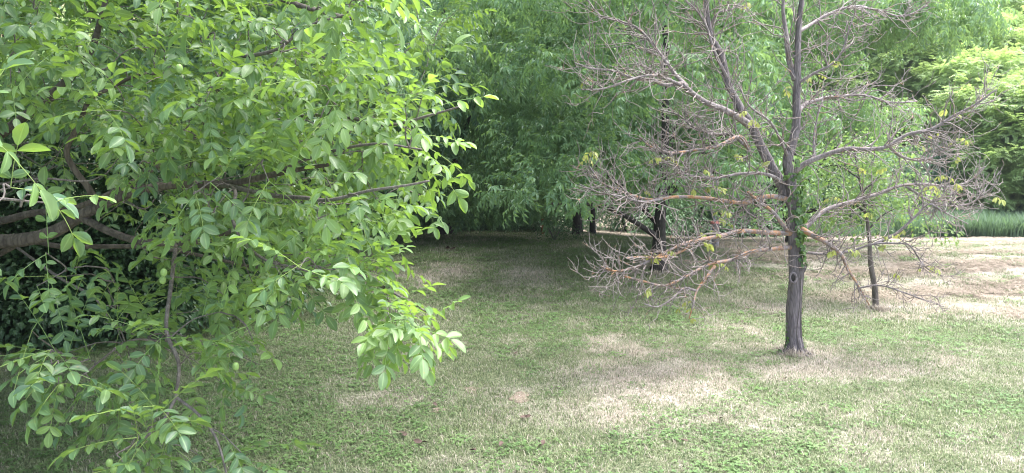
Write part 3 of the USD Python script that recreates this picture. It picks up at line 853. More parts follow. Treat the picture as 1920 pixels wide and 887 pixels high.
def grow_tree(name, label, cat, foot, top, spread, kind, n, R, trunk_r=.16, crown_from=1.0, lean=(0, 0), clump_r=(.8, 1.4), nclump=22, group=None, bark=None, limbs=6, flat=1.0, scale=(.8, 1.25), droop=.25, extra=(), shell=.62, low=None):
    bark = bark or M_FARBARK
    foot = np.asarray(foot, float)
    t = thing(name, label, cat, foot, group)
    ht = top - foot[2]
    tp_ = [foot + np.array([0, 0, -.1]), foot + np.array([lean[0] * .1, lean[1] * .1, ht * .12]), foot + np.array([lean[0] * .4 + R.normal(0, .04), lean[1] * .4, ht * .35]), foot + np.array([lean[0], lean[1], ht * .85])]
    pth = smooth_path(tp_, 5)
    r = taper(len(pth), trunk_r, trunk_r * .25); r[0] *= 1.35; r[1] *= 1.15
    part(t, "trunk", tube(pth, r, 10, .12, int(R.integers(999))), bark, smooth=True, origin=foot)
    clumps = []
    cz0, cz1 = foot[2] + crown_from, top
    for k in range(limbs):
        a = k * 2.4 + R.random(); s = R.uniform(.25, .6)
        st_ = pth[int(s * (len(pth) - 1))]
        e = st_ + np.array([math.cos(a) * spread * R.uniform(.55, .85), math.sin(a) * spread * R.uniform(.55, .85), ht * R.uniform(.05, .3)])
        m_ = st_ * .5 + e * .5 + np.array([0, 0, R.uniform(.1, .4)])
        lp_ = smooth_path([st_, m_, e], 4)
        part(t, "limb", tube(lp_, taper(len(lp_), trunk_r * .42, trunk_r * .10), 6, .1, k), bark, smooth=True, origin=foot)
        cr = R.uniform(*clump_r)
        clumps.append((e, (cr, cr, cr * .75 * flat)))
    for k in range(int(nclump * .8)):
        u = R.random() ** .8; z = cz0 + (cz1 - cz0) * u
        prof = math.sin(math.pi * (0.16 + 0.78 * u)) ** .6
        a, rr = R.random() * 6.28, spread * prof * math.sqrt(R.uniform(.12, 1))
        cr = R.uniform(*clump_r)
        clumps.append((np.array([foot[0] + lean[0] * u + rr * math.cos(a), foot[1] + lean[1] * u + rr * math.sin(a), z]), (cr, cr, cr * .7 * flat)))
    clumps += list(extra)
    crown(t, foot, clumps, kind, n, R, scale=scale, droop=droop, low_cut=foot[2] + (low if low else .5 * crown_from), shell=shell)
    return t


# the walnut's own upper crown, above and outside the frame
Ru = np.random.default_rng(77)
up_cl = []
for k in range(50):
    c = np.array([Ru.uniform(-10, -1.6), Ru.uniform(3.2, 13.0), Ru.uniform(4.7, 7.2)])
    cr = Ru.uniform(.7, 1.2); up_cl.append((c, (cr, cr, cr * .6)))
for k in range(34):
    yy = Ru.uniform(3.5, 10); c = np.array([-0.68 * yy - Ru.uniform(2.3, 4.8), yy, Ru.uniform(.9, 4.6)])
    cr = Ru.uniform(.7, 1.2); up_cl.append((c, (cr, cr, cr * .6)))
for k in range(46):
    c = np.array([Ru.uniform(-5.5, 1.6), Ru.uniform(6, 13.5), 0]); c[2] = 4.9 + .16 * c[1] + Ru.uniform(.3, 1.6)
    cr = Ru.uniform(.7, 1.2); up_cl.append((c, (cr, cr, cr * .55)))
for k in range(14):
    c = np.array([Ru.uniform(-10, -3.6), Ru.uniform(-4, 6), Ru.uniform(5.4, 8)])
    cr = Ru.uniform(.8, 1.3); up_cl.append((c, (cr, cr, cr * .55)))
for k in range(11):
    c = np.array([Ru.uniform(-11, -4.2), Ru.uniform(-1.5, 4.2), Ru.uniform(1.5, 6.5)])
    c[0] = min(c[0], -.68 * max(c[1], 0) - 2.2)
    cr = Ru.uniform(.8, 1.3); up_cl.append((c, (cr, cr, cr * .6)))
crown(WAL, base, up_cl, "loose", 7400, Ru)


# ================================================================== WALNUT ROW BEHIND THE LAWN
Rt = np.random.default_rng(3)


def foot_px(px, depth):
    x = (px - 960) / FPX * depth
    return on_ground(x, depth)


GROW = None
grow_tree("walnut_tree", "dark trunked walnut tree standing on the bank directly behind the bare tree's low left branches", "tree", foot_px(1238, 17.6), 8.6, 3.9, "walnut", 2300, Rt, .175, 1.9, low=1.75, clump_r=(.75, 1.25), nclump=30, droop=.45)
grow_tree("walnut_tree", "walnut tree with black trunk beside a weedy clump, left of the bank tree", "tree", foot_px(1083, 24.0), 9.5, 4.4, "walnut", 2000, Rt, .16, 2.0, low=1.45, clump_r=(.8, 1.35), nclump=32, droop=.45, extra=[(at(px, py, dp), (.8, .5, .6)) for px, py, dp in ((1010, 360, 22.4), (1140, 365, 22.6), (1000, 340, 22), (1080, 335, 22), (1150, 345, 22))])
grow_tree("walnut_tree", "thin grey stemmed walnut tree close to the right of the black trunk", "tree", foot_px(1112, 25.2), 7.0, 1.8, "walnut", 500, Rt, .10, 2.0, low=1.6, nclump=8, droop=.45, limbs=3)
grow_tree("walnut_tree", "shady walnut tree behind the tip of the big leafy branch", "tree", foot_px(835, 23.0), 9.0, 4.4, "walnut", 1900, Rt, .22, 1.5, low=.7, clump_r=(.8, 1.35), nclump=30, droop=.45, extra=[(at(px, 405, dp), (.9, .6, .75)) for px, dp in ((780, 20.5), (850, 20.8), (905, 21.2), (960, 21.6), (890, 22.0))] + [(at(px, 350, dp), (1.0, .7, .8)) for px, dp in ((800, 19.5), (880, 20.0), (950, 20.5))])
grow_tree("walnut_tree", "walnut tree hidden mostly behind the big leafy walnut", "tree", foot_px(560, 20.0), 9.0, 4.6, "far", 1700, Rt, .2, 1.2, clump_r=(.9, 1.4), nclump=28, droop=.45)
grow_tree("walnut_tree", "walnut tree whose crown spreads behind the bare tree's upper right limbs", "tree", foot_px(1486, 22.5), 9.2, 3.9, "walnut", 1900, Rt, .15, 2.9, clump_r=(.75, 1.25), nclump=26, droop=.45)
grow_tree("walnut_tree", "deep green walnut tree filling the shade at the far edge of the frame", "tree", foot_px(60, 15.5), 8.0, 4.2, "far", 1500, Rt, .2, 1.0, clump_r=(.9, 1.4), nclump=26)

# young tree with the leaning stem on the field edge
sb = ground_at(1643, 581)
SAP = thing("young_tree", "young tree with thin dark leaning stem at the hay field's edge", "tree", sb)
sp_ = smooth_path([sb + np.array([0, 0, -.08]), at(1640, 540, sb[1]), at(1632, 490, sb[1]), at(1630, 445, sb[1]), at(1622, 390, sb[1] + .1), at(1610, 330, sb[1] + .2), at(1600, 270, sb[1] + .2)], 4)
part(SAP, "trunk", tube(sp_, taper(len(sp_), .060, .010), 10, .14, 4), M_BARK, smooth=True, origin=sb)
for (a, b_, c) in [((1628, 430), (1660, 400), (1700, 385)), ((1624, 400), (1590, 375), (1560, 370)), ((1618, 360), (1650, 330), (1680, 320)), ((1612, 335), (1570, 310), (1540, 315))]:
    lp_ = smooth_path([at(*a, sb[1] + .1), at(*b_, sb[1] + .3), at(*c, sb[1] + .4)], 4)
    part(SAP, "limb", tube(lp_, taper(len(lp_), .02, .006), 5), M_FARBARK, smooth=True, origin=sb)
crown(SAP, sb, [(at(x, y, sb[1] + dy), (r, r, r * .75)) for x, y, dy, r in [(1560, 360, .3, .55), (1600, 320, .5, .6), (1680, 330, .4, .5), (1700, 385, .3, .5), (1640, 390, .5, .6), (1540, 410, .6, .5), (1600, 420, .7, .45), (1720, 425, .5, .35), (1650, 280, .6, .5)]], "young", 230, Rt, scale=(.55, .95))

# undergrowth and hedge shrubs behind the row
Rh = np.random.default_rng(14)
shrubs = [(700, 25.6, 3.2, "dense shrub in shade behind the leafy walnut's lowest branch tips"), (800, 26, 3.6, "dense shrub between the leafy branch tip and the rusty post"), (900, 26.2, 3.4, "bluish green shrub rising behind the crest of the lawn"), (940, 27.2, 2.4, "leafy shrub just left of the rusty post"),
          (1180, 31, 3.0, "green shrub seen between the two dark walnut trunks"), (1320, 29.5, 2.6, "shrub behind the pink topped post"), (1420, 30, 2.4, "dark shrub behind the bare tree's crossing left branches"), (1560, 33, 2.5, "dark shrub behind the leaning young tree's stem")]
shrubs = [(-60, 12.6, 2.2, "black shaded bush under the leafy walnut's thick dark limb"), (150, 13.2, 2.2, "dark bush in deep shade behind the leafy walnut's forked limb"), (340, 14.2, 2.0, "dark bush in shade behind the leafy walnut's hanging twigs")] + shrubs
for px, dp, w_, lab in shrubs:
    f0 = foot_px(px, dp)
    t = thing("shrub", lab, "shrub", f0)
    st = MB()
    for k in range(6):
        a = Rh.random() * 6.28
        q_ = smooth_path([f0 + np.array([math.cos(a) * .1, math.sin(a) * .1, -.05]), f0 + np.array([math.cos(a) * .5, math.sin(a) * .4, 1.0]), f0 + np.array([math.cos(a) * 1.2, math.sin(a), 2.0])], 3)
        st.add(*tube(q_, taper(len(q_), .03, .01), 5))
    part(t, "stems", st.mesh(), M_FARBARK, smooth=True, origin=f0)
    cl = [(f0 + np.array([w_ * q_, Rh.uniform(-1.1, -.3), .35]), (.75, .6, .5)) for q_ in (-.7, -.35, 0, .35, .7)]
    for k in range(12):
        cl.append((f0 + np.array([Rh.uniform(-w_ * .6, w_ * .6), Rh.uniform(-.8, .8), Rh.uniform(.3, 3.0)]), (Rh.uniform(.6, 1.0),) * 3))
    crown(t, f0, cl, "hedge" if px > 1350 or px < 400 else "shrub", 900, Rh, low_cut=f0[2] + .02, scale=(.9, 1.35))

# tall trees further back
Rb = np.random.default_rng(19)
for px, dp, top, spd, lab in [(430, 42, 18, 5.5, "tall broadleaf tree far behind the leafy walnut's middle branches"), (690, 46, 20, 5.5, "tall dark tree in the gap beside the leafy walnut's top"), (900, 47, 20, 6.0, "tall broadleaf tree rising behind the middle of the walnut row"),
                              (1110, 46, 20, 5.8, "tall broadleaf tree behind the black trunked walnut"), (1330, 48, 20, 6.0, "tall broadleaf tree behind the bare tree's left leader"), (1540, 50, 17, 5.0, "broadleaf tree behind the bare tree's right limbs")]:
    grow_tree("broadleaf_tree", lab, "tree", foot_px(px, dp), top, spd, "far", 1900, Rb, .28, 2.0, clump_r=(1.2, 2.0), nclump=34, scale=(1.2, 1.8), limbs=5)

# locust trees on the right
Rl = np.random.default_rng(23)
for px, dp, top, spd, cf, lab in [(1640, 46, 11.5, 4.6, 3.0, "pale green locust tree behind the ends of the bare tree's right limbs"), (1760, 44, 11.0, 4.8, 2.0, "bright yellow green feathery locust tree beyond the tall grass"), (1880, 38, 7.0, 3.8, 1.6, "feathery locust tree nearest the frame's edge, lit pale at its top"),
                                  (1980, 44, 10.5, 4.8, 2.0, "locust tree cut off by the frame's edge"), (1945, 33.5, 5.4, 2.0, 1.5, "small leafy locust with light sprays at the frame's edge just behind the tall grass"), (1850, 50, 12.5, 5.5, 3.0, "tall pale locust tree behind the front locusts")]:
    grow_tree("locust_tree", lab, "tree", foot_px(px, dp), top, spd, "locust", 4200, Rl, .18, cf, clump_r=(.9, 1.6), nclump=34, scale=(.9, 1.4), limbs=5, flat=.6, droop=.45)
for px, dp, w_, lab in [(1700, 36, 2.6, "dark shrub at the back of the tall grass under the pale locust"), (1800, 37, 2.8, "deep green shrub in shade under the bright locust tree"), (1900, 36.5, 2.6, "dark shaded bush at the frame's edge above the tall grass")]:
    f0 = foot_px(px, dp)
    t = thing("shrub", lab, "shrub", f0)
    st = MB()
    for k in range(5):
        a = Rh.random() * 6.28
        q_ = smooth_path([f0, f0 + np.array([math.cos(a) * .5, math.sin(a) * .4, 1.0]), f0 + np.array([math.cos(a) * 1.2, math.sin(a), 2.2])], 3)
        st.add(*tube(q_, taper(len(q_), .03, .01), 5))
    part(t, "stems", st.mesh(), M_FARBARK, smooth=True, origin=f0)
    cl = [(f0 + np.array([Rh.uniform(-w_ * .6, w_ * .6), Rh.uniform(-.8, .8), Rh.uniform(.3, 2.9)]), (Rh.uniform(.7, 1.1),) * 3) for k in range(13)]
    crown(t, f0, cl, "far", 420, Rh, low_cut=f0[2] + .05, scale=(.9, 1.3))

# silver leaved tree on the slope, top right
sf = on_ground((1915 - 960) / FPX * 70, 70)
grow_tree("silver_tree", "silver grey leaved tree high on the hillside behind the locusts", "tree", sf, sf[2] + 9.5, 3.6, "silver", 1500, Rl, .2, 1.5, clump_r=(1.2, 1.9), nclump=20, scale=(1.3, 1.9), limbs=4)
# woodland on the hillside
wn = 5200
wx = Rl.uniform(-70, 75, wn); wy = Rl.uniform(56, 112, wn)
bare = (wx > 40) & (wx < 58) & (wy > 74)
wx, wy = wx[~bare], wy[~bare]; wn = len(wx)
wz = height(wx, wy) + Rl.uniform(0.2, 3.5, wn) * (meshkit.fbm(np.stack([wx * .12, wy * .12, wx * 0], -1), 3, 4) > .45)
wp = instancer(numbered("/World/woodland"), [(*broad_spray(Rl, 34, .26, 1.0), M_LOC) for _ in range(2)] + [(*broad_spray(Rl, 34, .26, 1.0), M_FAR)], np.stack([wx, wy, wz], -1), Rl.uniform(0, 6.28, wn), Rl.normal(0, .4, wn), Rl.normal(0, .4, wn), Rl.uniform(1.0, 1.9, wn), Rl.integers(0, 3, wn))
tag(wp, "distant scrubby woodland covering the hillside", "woodland")


# ================================================================== THE BARE TREE
Rd = np.random.default_rng(101)
D = ground_at(1488, 664)[1]
bf = ground_at(1488, 664)
BARE = thing("bare_tree", "nearly leafless tree with gnarled grey and orange branches and ivy on its trunk", "tree", bf)
k_ = D / 10.8


def bp(pts):
    """(px, py, offset in depth)"""
    return smooth_path([at(p[0], p[1], D + (p[2] if len(p) > 2 else 0)) for p in pts], 4)


def px_r(px_width):
    return px_width / 2 * D / FPX


tr = bp([(1487, 676), (1488, 664), (1488, 640), (1487, 600), (1489, 560), (1492, 528), (1493, 510), (1490, 480), (1489, 440), (1489, 400), (1488, 372)])
trw = np.interp(np.linspace(0, 1, len(tr)), [0, .1, .2, .4, .52, .60, .66, .74, .9, 1], [50, 39, 30, 26, 25, 28, 26, 22, 22, 21])
TRK = part(BARE, "trunk", tube(tr, [px_r(w) for w in trw], 18, .09, 6), M_DEADT, smooth=True, origin=bf)
# knot: a healed branch scar on the front of the trunk
kc = at(1487, 521, D - .135)
th = np.linspace(0, 2 * math.pi, 15)
ring = np.array([kc + np.array([math.cos(a) * .045, 0.012 * math.sin(a), math.sin(a) * .065]) for a in th])
part(TRK, "knot", tube(ring, .017, 7, .2, 2), M_DEADT, smooth=True, origin=bf)
v, f = ellipsoid(kc + np.array([0, .012, 0]), np.array([.035, .018, .052]), 12)
part(TRK, "knot_hollow", (v, f), M_FARBARK, smooth=True, origin=bf)
for a_ in (-2.7, -1.9, -1.05, -.3, .5):
    c0, r0_ = tr[3], px_r(30)
    dr_ = np.array([math.cos(a_), math.sin(a_), 0])
    g_ = on_ground(*(bf[:2] + dr_[:2] * (px_r(30) + Rd.uniform(.16, .26))))
    rp_ = smooth_path([bf + np.array([0, 0, .24]) + dr_ * px_r(18), bf + np.array([0, 0, .07]) + dr_ * px_r(36), g_ + np.array([0, 0, -.03])], 4)
    part(BARE, "root", tube(rp_, taper(len(rp_), .042, .014), 8, .2, int(a_ * 10) + 50), M_DEADT, smooth=True, origin=bf)
# the cut stub facing right
limb(TRK, "stub", smooth_path([at(1494, 515, D), at(1504, 505, D - .05), at(1508, 498, D - .07)], 3), px_r(18), px_r(9), M_DEADT, 8, bf)

LIMBS = [
    # name, points(px,py,ddepth), width px start, end, twig density, twig length
    ([(1488, 385, 0), (1470, 350, .05), (1448, 318, .1), (1428, 282, .15), (1410, 245, .2), (1390, 205, .25), (1368, 155, .3), (1350, 105, .3), (1335, 65, .3), (1322, 10, .3), (1315, -50, .3), (1300, -130, .3)], 26, 10, .5, .7),
    ([(1488, 390, 0), (1482, 340, -.05), (1478, 298, -.1), (1488, 262, -.1), (1493, 225, -.1), (1493, 185, -.1), (1491, 140, -.1), (1496, 80, -.1), (1500, 30, -.1), (1504, -30, -.1), (1510, -120, -.1)], 24, 11, .35, .5),
    ([(1491, 150, -.1), (1480, 110, 0), (1473, 60, .1), (1470, 10, .1), (1474, -50, .1)], 14, 7, .4, .6),
    ([(1405, 235, .2), (1385, 218, 0), (1355, 206, -.2), (1325, 190, -.3), (1295, 168, -.4), (1280, 156, -.45)], 17, 10, .6, .6),
    ([(1280, 156, -.45), (1250, 160, -.5), (1222, 152, -.5), (1190, 146, -.6), (1150, 132, -.7), (1110, 130, -.8), (1078, 118, -.9)], 8, 4, 1.0, .45),
    ([(1288, 162, -.42), (1262, 138, -.3), (1240, 108, -.2), (1215, 72, -.1), (1198, 52, 0), (1165, 42, .1), (1128, 28, .1), (1095, -10, .2)], 9, 4, 1.0, .5),
    ([(1290, 165, -.4), (1250, 148, -.6), (1215, 142, -.8), (1175, 148, -1.0), (1130, 165, -1.1), (1090, 168, -1.2)], 7, 3.5, 1.0, .4),
    ([(1365, 150, .3), (1340, 100, .1), (1325, 50, 0), (1310, 20, -.1), (1285, 0, -.2)], 8, 4, .8, .5),
    ([(1348, 100, .3), (1335, 60, .5), (1345, 28, .5), (1375, 18, .5), (1395, 0, .5)], 7, 3.5, .8, .5),
    ([(1405, 282, .15), (1385, 258, -.1), (1345, 272, -.3), (1300, 282, -.4), (1258, 286, -.5), (1222, 276, -.5), (1200, 258, -.6)], 9, 4, 1.1, .45),
    ([(1400, 275, .15), (1370, 252, .4), (1335, 250, .5), (1300, 240, .5), (1275, 215, .6), (1235, 205, .6)], 8, 4, 1.0, .45),
    ([(1475, 345, 0), (1440, 330, -.2), (1390, 326, -.3), (1340, 329, -.4), (1295, 328, -.5), (1262, 314, -.6), (1230, 300, -.6)], 8, 4, 1.1, .4),
    ([(1488, 378, 0), (1455, 369, -.1), (1420, 369, -.2), (1395, 381, -.3), (1365, 376, -.4), (1330, 368, -.5), (1285, 370, -.6), (1240, 373, -.7), (1210, 372, -.8), (1170, 362, -.9), (1130, 340, -1.0), (1105, 312, -1.0)], 12, 4, 1.1, .45),
    ([(1240, 373, -.7), (1205, 382, -.9), (1165, 372, -1.1), (1125, 360, -1.2), (1085, 345, -1.2)], 6, 3, 1.2, .4),
    ([(1487, 440, 0), (1470, 420, -.15), (1448, 398, -.25), (1425, 380, -.3), (1402, 360, -.4)], 11, 6, .8, .4),
    ([(1486, 438, 0), (1440, 437, -.3), (1390, 434, -.5), (1350, 441, -.7), (1305, 452, -.9), (1265, 466, -1.1), (1225, 482, -1.3), (1190, 500, -1.4), (1155, 512, -1.5), (1128, 500, -1.6)], 11, 4, 1.0, .38),
    ([(1305, 452, -.9), (1270, 475, -1.1), (1235, 487, -1.3), (1205, 484, -1.4), (1175, 484, -1.5)], 7, 4, .8, .35),
    ([(1486, 463, 0), (1445, 465, -.3), (1405, 474, -.5), (1370, 487, -.7), (1335, 501, -.9), (1290, 517, -1.1), (1245, 532, -1.3), (1205, 527, -1.4), (1170, 518, -1.5)], 10, 4, .9, .35),
    ([(1340, 499, -.9), (1322, 522, -1.0), (1304, 545, -1.1), (1298, 572, -1.2), (1292, 598, -1.2)], 7, 3, .6, .3),
    ([(1304, 545, -1.1), (1282, 540, -1.2), (1262, 556, -1.3), (1230, 575, -1.4), (1208, 570, -1.5)], 5, 3, .7, .3),
    ([(1490, 322, -.1), (1512, 307, -.2), (1545, 288, -.3), (1585, 275, -.4), (1630, 281, -.5), (1665, 272, -.6), (1700, 254, -.7), (1745, 236, -.8), (1790, 214, -.9), (1830, 195, -1.0), (1868, 168, -1.1)], 13, 4, 1.1, .45),
    ([(1665, 272, -.6), (1690, 290, -.5), (1720, 300, -.4), (1755, 290, -.4), (1785, 270, -.4)], 7, 3, 1.3, .4),
    ([(1527, 297, -.2), (1526, 262, -.1), (1534, 220, 0), (1545, 180, .1)], 6, 3, .8, .35),
    ([(1492, 440, 0), (1515, 424, .1), (1545, 398, .2), (1590, 378, .3), (1640, 362, .3), (1690, 350, .3), (1735, 345, .3), (1780, 352, .3), (1820, 340, .4), (1848, 312, .4)], 12, 4, 1.1, .42),
    ([(1700, 350, .3), (1740, 375, .2), (1780, 385, .1), (1820, 378, 0), (1850, 350, 0)], 6, 3, 1.2, .4),
    ([(1494, 425, -.05), (1520, 438, -.2), (1548, 455, -.3), (1572, 476, -.4), (1592, 505, -.45), (1610, 540, -.5), (1630, 572, -.5)], 13, 4, .9, .35),
    ([(1494, 215, -.1), (1515, 196, .1), (1542, 184, .3), (1580, 184, .4), (1625, 178, .5), (1670, 194, .6), (1720, 190, .7)], 11, 4, 1.0, .45),
    ([(1500, 58, -.1), (1520, 40, .1), (1555, 27, .2), (1600, 15, .3), (1640, 18, .4), (1690, 30, .5), (1740, 10, .5)], 8, 4, .8, .45),
    ([(1490, 160, -.1), (1525, 140, -.2), (1560, 122, -.3), (1580, 90, -.3), (1592, 55, -.3), (1605, 20, -.3)], 7, 3.5, .9, .4),
    ([(1490, 470, 0), (1540, 478, -.1), (1590, 472, -.2), (1640, 457, -.3), (1685, 452, -.4), (1708, 466, -.4), (1735, 498, -.5), (1768, 518, -.5)], 7, 3, .8, .32),
    ([(1640, 457, -.3), (1680, 438, -.3), (1715, 405, -.4), (1738, 382, -.4), (1775, 400, -.5), (1815, 420, -.5)], 7, 3, 1.1, .38),
    ([(1610, 540, -.5), (1650, 538, -.6), (1695, 548, -.7), (1735, 560, -.7), (1770, 575, -.7)], 4, 2.5, .8, .28),
    ([(1480, 300, -.1), (1462, 262, -.3), (1440, 225, -.5), (1405, 200, -.6), (1385, 160, -.7)], 7, 3.5, .8, .4),
]
wilt_spots = []


def twig_run(o, d, L, R, r, up=.55, n=6):
    p, d = np.array(o, float), unit(d); pts = [p.copy()]
    for i in range(n):
        d = unit(d + R.normal(0, .26, 3) + np.array([0, 0, up / n]))
        p = p + d * L / n; pts.append(p.copy())
    return np.array(pts)


for li, (pts, w0, w1, dens, tl) in enumerate(LIMBS):
    wob = [(x + (Rd.normal(0, 2.2) if 0 < i < len(pts) - 1 else 0), y + (Rd.normal(0, 2.2) if 0 < i < len(pts) - 1 else 0), dz) for i, (x, y, dz) in enumerate(pts)]
    path = bp(wob)
    r = np.array([px_r(w) for w in taper(len(path), w0 * .92, w1 * .68, .8)])
    lp_ = part(BARE, "limb", tube(path, r, 9 if w0 > 9 else 7, .16, li + 1), (M_DORANGE if li in (9, 12, 14, 15, 16, 17, 18, 25) else M_DEAD) if w0 < 20 else M_DEADT, smooth=True, origin=bf)
    seg = np.linalg.norm(np.diff(path, axis=0), axis=1); total = seg.sum()
    tw = MB()
    count = int(total * 20 * dens) + 3
    for c in range(count):
        s = Rd.uniform(.12, 1.0) if w0 < 20 else Rd.uniform(.3, 1.0)
        i = min(int(s * (len(path) - 1)), len(path) - 2)
        tdir = unit(path[i + 1] - path[i])
        side = unit(np.cross(tdir, Rd.normal(0, 1, 3)))
        d = unit(tdir * Rd.uniform(.2, 1.0) + side * Rd.uniform(.5, 1.1) + np.array([0, -.1, .12]))
        L = tl * Rd.uniform(.6, 1.9) * (1.1 - .35 * s)
        rb = min(r[i] * .5, .0088)
        pt = twig_run(path[i], d, L, Rd, rb, up=Rd.uniform(-.5, .8))
        tw.add(*tube(pt, taper(len(pt), rb, .0028), 4))
        for q in range(Rd.integers(1, 5)):
            j = Rd.integers(1, len(pt) - 1)
            td = unit(pt[j + 1] - pt[j]); sd = unit(np.cross(td, Rd.normal(0, 1, 3)))
            p2 = twig_run(pt[j], td * .6 + sd * .9, L * Rd.uniform(.25, .6), Rd, rb, up=Rd.uniform(.3, 1.1), n=4)
            tw.add(*tube(p2, taper(len(p2), .0050, .0028), 4))
            if Rd.random() < .012:
                wilt_spots.append(p2[-1])
    part(lp_, "twigs", tw.mesh(), M_DTWIG, smooth=True, kind="stuff", origin=bf)
for x, y, dz in [(1235, 480, -1.3), (1205, 478, -1.4), (1250, 472, -1.2), (1298, 565, -1.1), (1303, 578, -1.2), (1290, 575, -1.2), (1345, 350, -.4), (1300, 355, -.5), (1378, 290, -.2), (1410, 225, 0), (1400, 208, 0), (1535, 138, .1), (1520, 145, 0), (1665, 315, -.3),
                 (1612, 315, -.4), (1678, 440, -.3), (1690, 428, -.3), (1660, 460, -.3), (1565, 470, -.4), (1590, 468, -.4), (1770, 330, 0), (1790, 345, 0), (1740, 360, 0), (1775, 205, -.7), (1785, 212, -.7), (1560, 115, -.3), (1360, 395, -.5), (1365, 420, -.5), (1350, 408, -.5), (1470, 125, 0), (1328, 432, -.7), (1310, 436, -.7)]:
    wilt_spots.append(at(x, y, D + dz))
for p in wilt_spots:
    for q in range(Rd.integers(1, 4)):
        _, lf = compound_leaf(p, np.array([Rd.normal(), Rd.normal(), .1]), Rd.uniform(.06, .13), 2, Rd, 1.0, Rd.uniform(.8, 1.6), Rd.uniform(.1, .9), COARSE, Rd.uniform(.05, .075))
        mb = MB(); rc = tube(_, .0015, 3); mb.add(rc[0], rc[1], (0, .5, .5))
        for v, f, dd in lf:
            mb.add(v, f, dd)
        part(BARE, "leaf", mb.mesh(), M_WILT, smooth=True, data=mb.data(), origin=bf)

# ivy on its trunk
ivy_mb = MB()
IV = thing("ivy", "green ivy climbing up the bare tree's trunk to its first fork", "ivy", bf)


def trunk_at(py):
    k = np.argmin(np.abs([in_view(p)[1] - py for p in tr]))
    return tr[k], px_r(trw[k])


def ivy_leaf(o, nrm, R, s):
    al = unit(np.array([R.normal(0, .6), R.normal(0, .3), -1]) + nrm * .3)
    tn = R.random()
    for ang, sc_ in ((0, 1), (.8, .75), (-.8, .75)):
        sd = unit(np.cross(nrm, al))
        v, f, dd = place_leaflet(COARSE[3], o, al * math.cos(ang) + sd * math.sin(ang), nrm + R.normal(0, .25, 3), s * sc_, s * .36 * sc_, tn)
        ivy_mb.add(v, f, dd)


for py0, py1, n, a0, a1, off in [(300, 350, 40, -2.6, .6, .06), (340, 410, 80, -2.2, .4, .04), (395, 460, 95, -1.7, .5, .035), (455, 500, 42, -1.3, .3, .035), (555, 668, 46, -.55, .15, .012), (610, 668, 26, -3.0, -2.5, .012), (660, 674, 30, -3.1, 0, .03)]:
    for _ in range(n):
        py = Rd.uniform(py0, py1); c, r_ = trunk_at(py)
        if py < 372:
            c = at(1486, py, D - .02); r_ = px_r(20)
        a = Rd.uniform(a0, a1)
        nrm = np.array([math.cos(a), math.sin(a), Rd.normal(.1, .2)])
        o = c + nrm * (r_ + abs(Rd.normal(0, off)) + .01)
        ivy_leaf(o, unit(nrm), Rd, Rd.uniform(.035, .07) if off > .02 else Rd.uniform(.022, .04))
part(IV, "leaves", ivy_mb.mesh(), M_IVY, smooth=True, data=ivy_mb.data(), kind="stuff", origin=bf)
vs = MB()
for a0 in (-.5, -.1, -2.8, -1.2):
    pts = []
    for py in range(668, 380, -24):
        c, r_ = trunk_at(py); a = a0 + .25 * math.sin(py * .05 + a0)
        pts.append(c + np.array([math.cos(a), math.sin(a), 0]) * (r_ + .004))
    pts = smooth_path(pts, 2)
    vs.add(*tube(pts, .006, 5))
part(IV, "stem", vs.mesh(), M_TWIG, smooth=True, origin=bf)


# ================================================================== SMALL THINGS
def box(c, s, bevel=.0):
    import trimesh
    m = trimesh.creation.box(s); m.apply_translation(c)
    return m


M_RUST = plain("rusty_steel", (0.20, 0.075, 0.035), var=.5, scale=30, bump=.3)
M_CONC = plain("weathered_post", (0.21, 0.185, 0.19), var=.35, scale=18, bump=.4)
M_PINK = plain("pink_cap", (0.52, 0.20, 0.19), var=.25, scale=30)
M_WHITE = plain("pale_edge", (0.62, 0.60, 0.58), var=.15)
M_GALV = plain("grey_pole", (0.28, 0.29, 0.31), rough=.5, var=.15)
M_SOIL = plain("bare_soil", (0.20, 0.155, 0.125), rough=.95, var=.35, scale=45, bump=.8)
M_DEADLEAF = plain("dead_leaf", (0.085, 0.055, 0.045), var=.5, scale=25)
M_WIRE = plain("cable", (0.02, 0.02, 0.022), var=.1)

rp = on_ground((1017 - 960) / FPX * 24.0, 24.0)
t = thing("rusty_post", "short rust brown metal post standing alone on the lawn's far crest", "post", rp)
pts = np.array([rp + np.array([0, 0, -.1]), rp + np.array([.005, 0, .3]), rp + np.array([.0, 0, .66])])
part(t, "shaft", tube(smooth_path(pts, 2), .034, 8, .06, 3), M_RUST, smooth=40, origin=rp)
part(t, "top_plate", tube(np.array([rp + np.array([0, 0, .655]), rp + np.array([0, 0, .675])]), .044, 8), M_RUST, smooth=30, origin=rp)

pc = on_ground((1342 - 960) / FPX * 21.0, 21.0)
t = thing("wooden_post", "stout grey weathered post with a pinkish red cap on the crest", "post", pc)
pts = smooth_path([pc + np.array([0, 0, -.1]), pc + np.array([0, 0, .3]), pc + np.array([0, 0, .62])], 3)
part(t, "shaft", tube(pts, .115, 12, .08, 9), M_CONC, smooth=40, origin=pc)
part(t, "cap", tube(smooth_path([pc + np.array([0, 0, .62]), pc + np.array([0, 0, .65]), pc + np.array([0, 0, .68])], 2), [.128, .130, .128, .118, .09], 14), M_PINK, smooth=40, origin=pc)
part(t, "pale_strip", box(pc + np.array([-.108, -.03, .32]), (.03, .05, .56)).copy() and (lambda m: (m.vertices, m.faces))(box(pc + np.array([-.112, -.035, .32]), (.03, .05, .56))), M_WHITE, smooth=False, origin=pc)

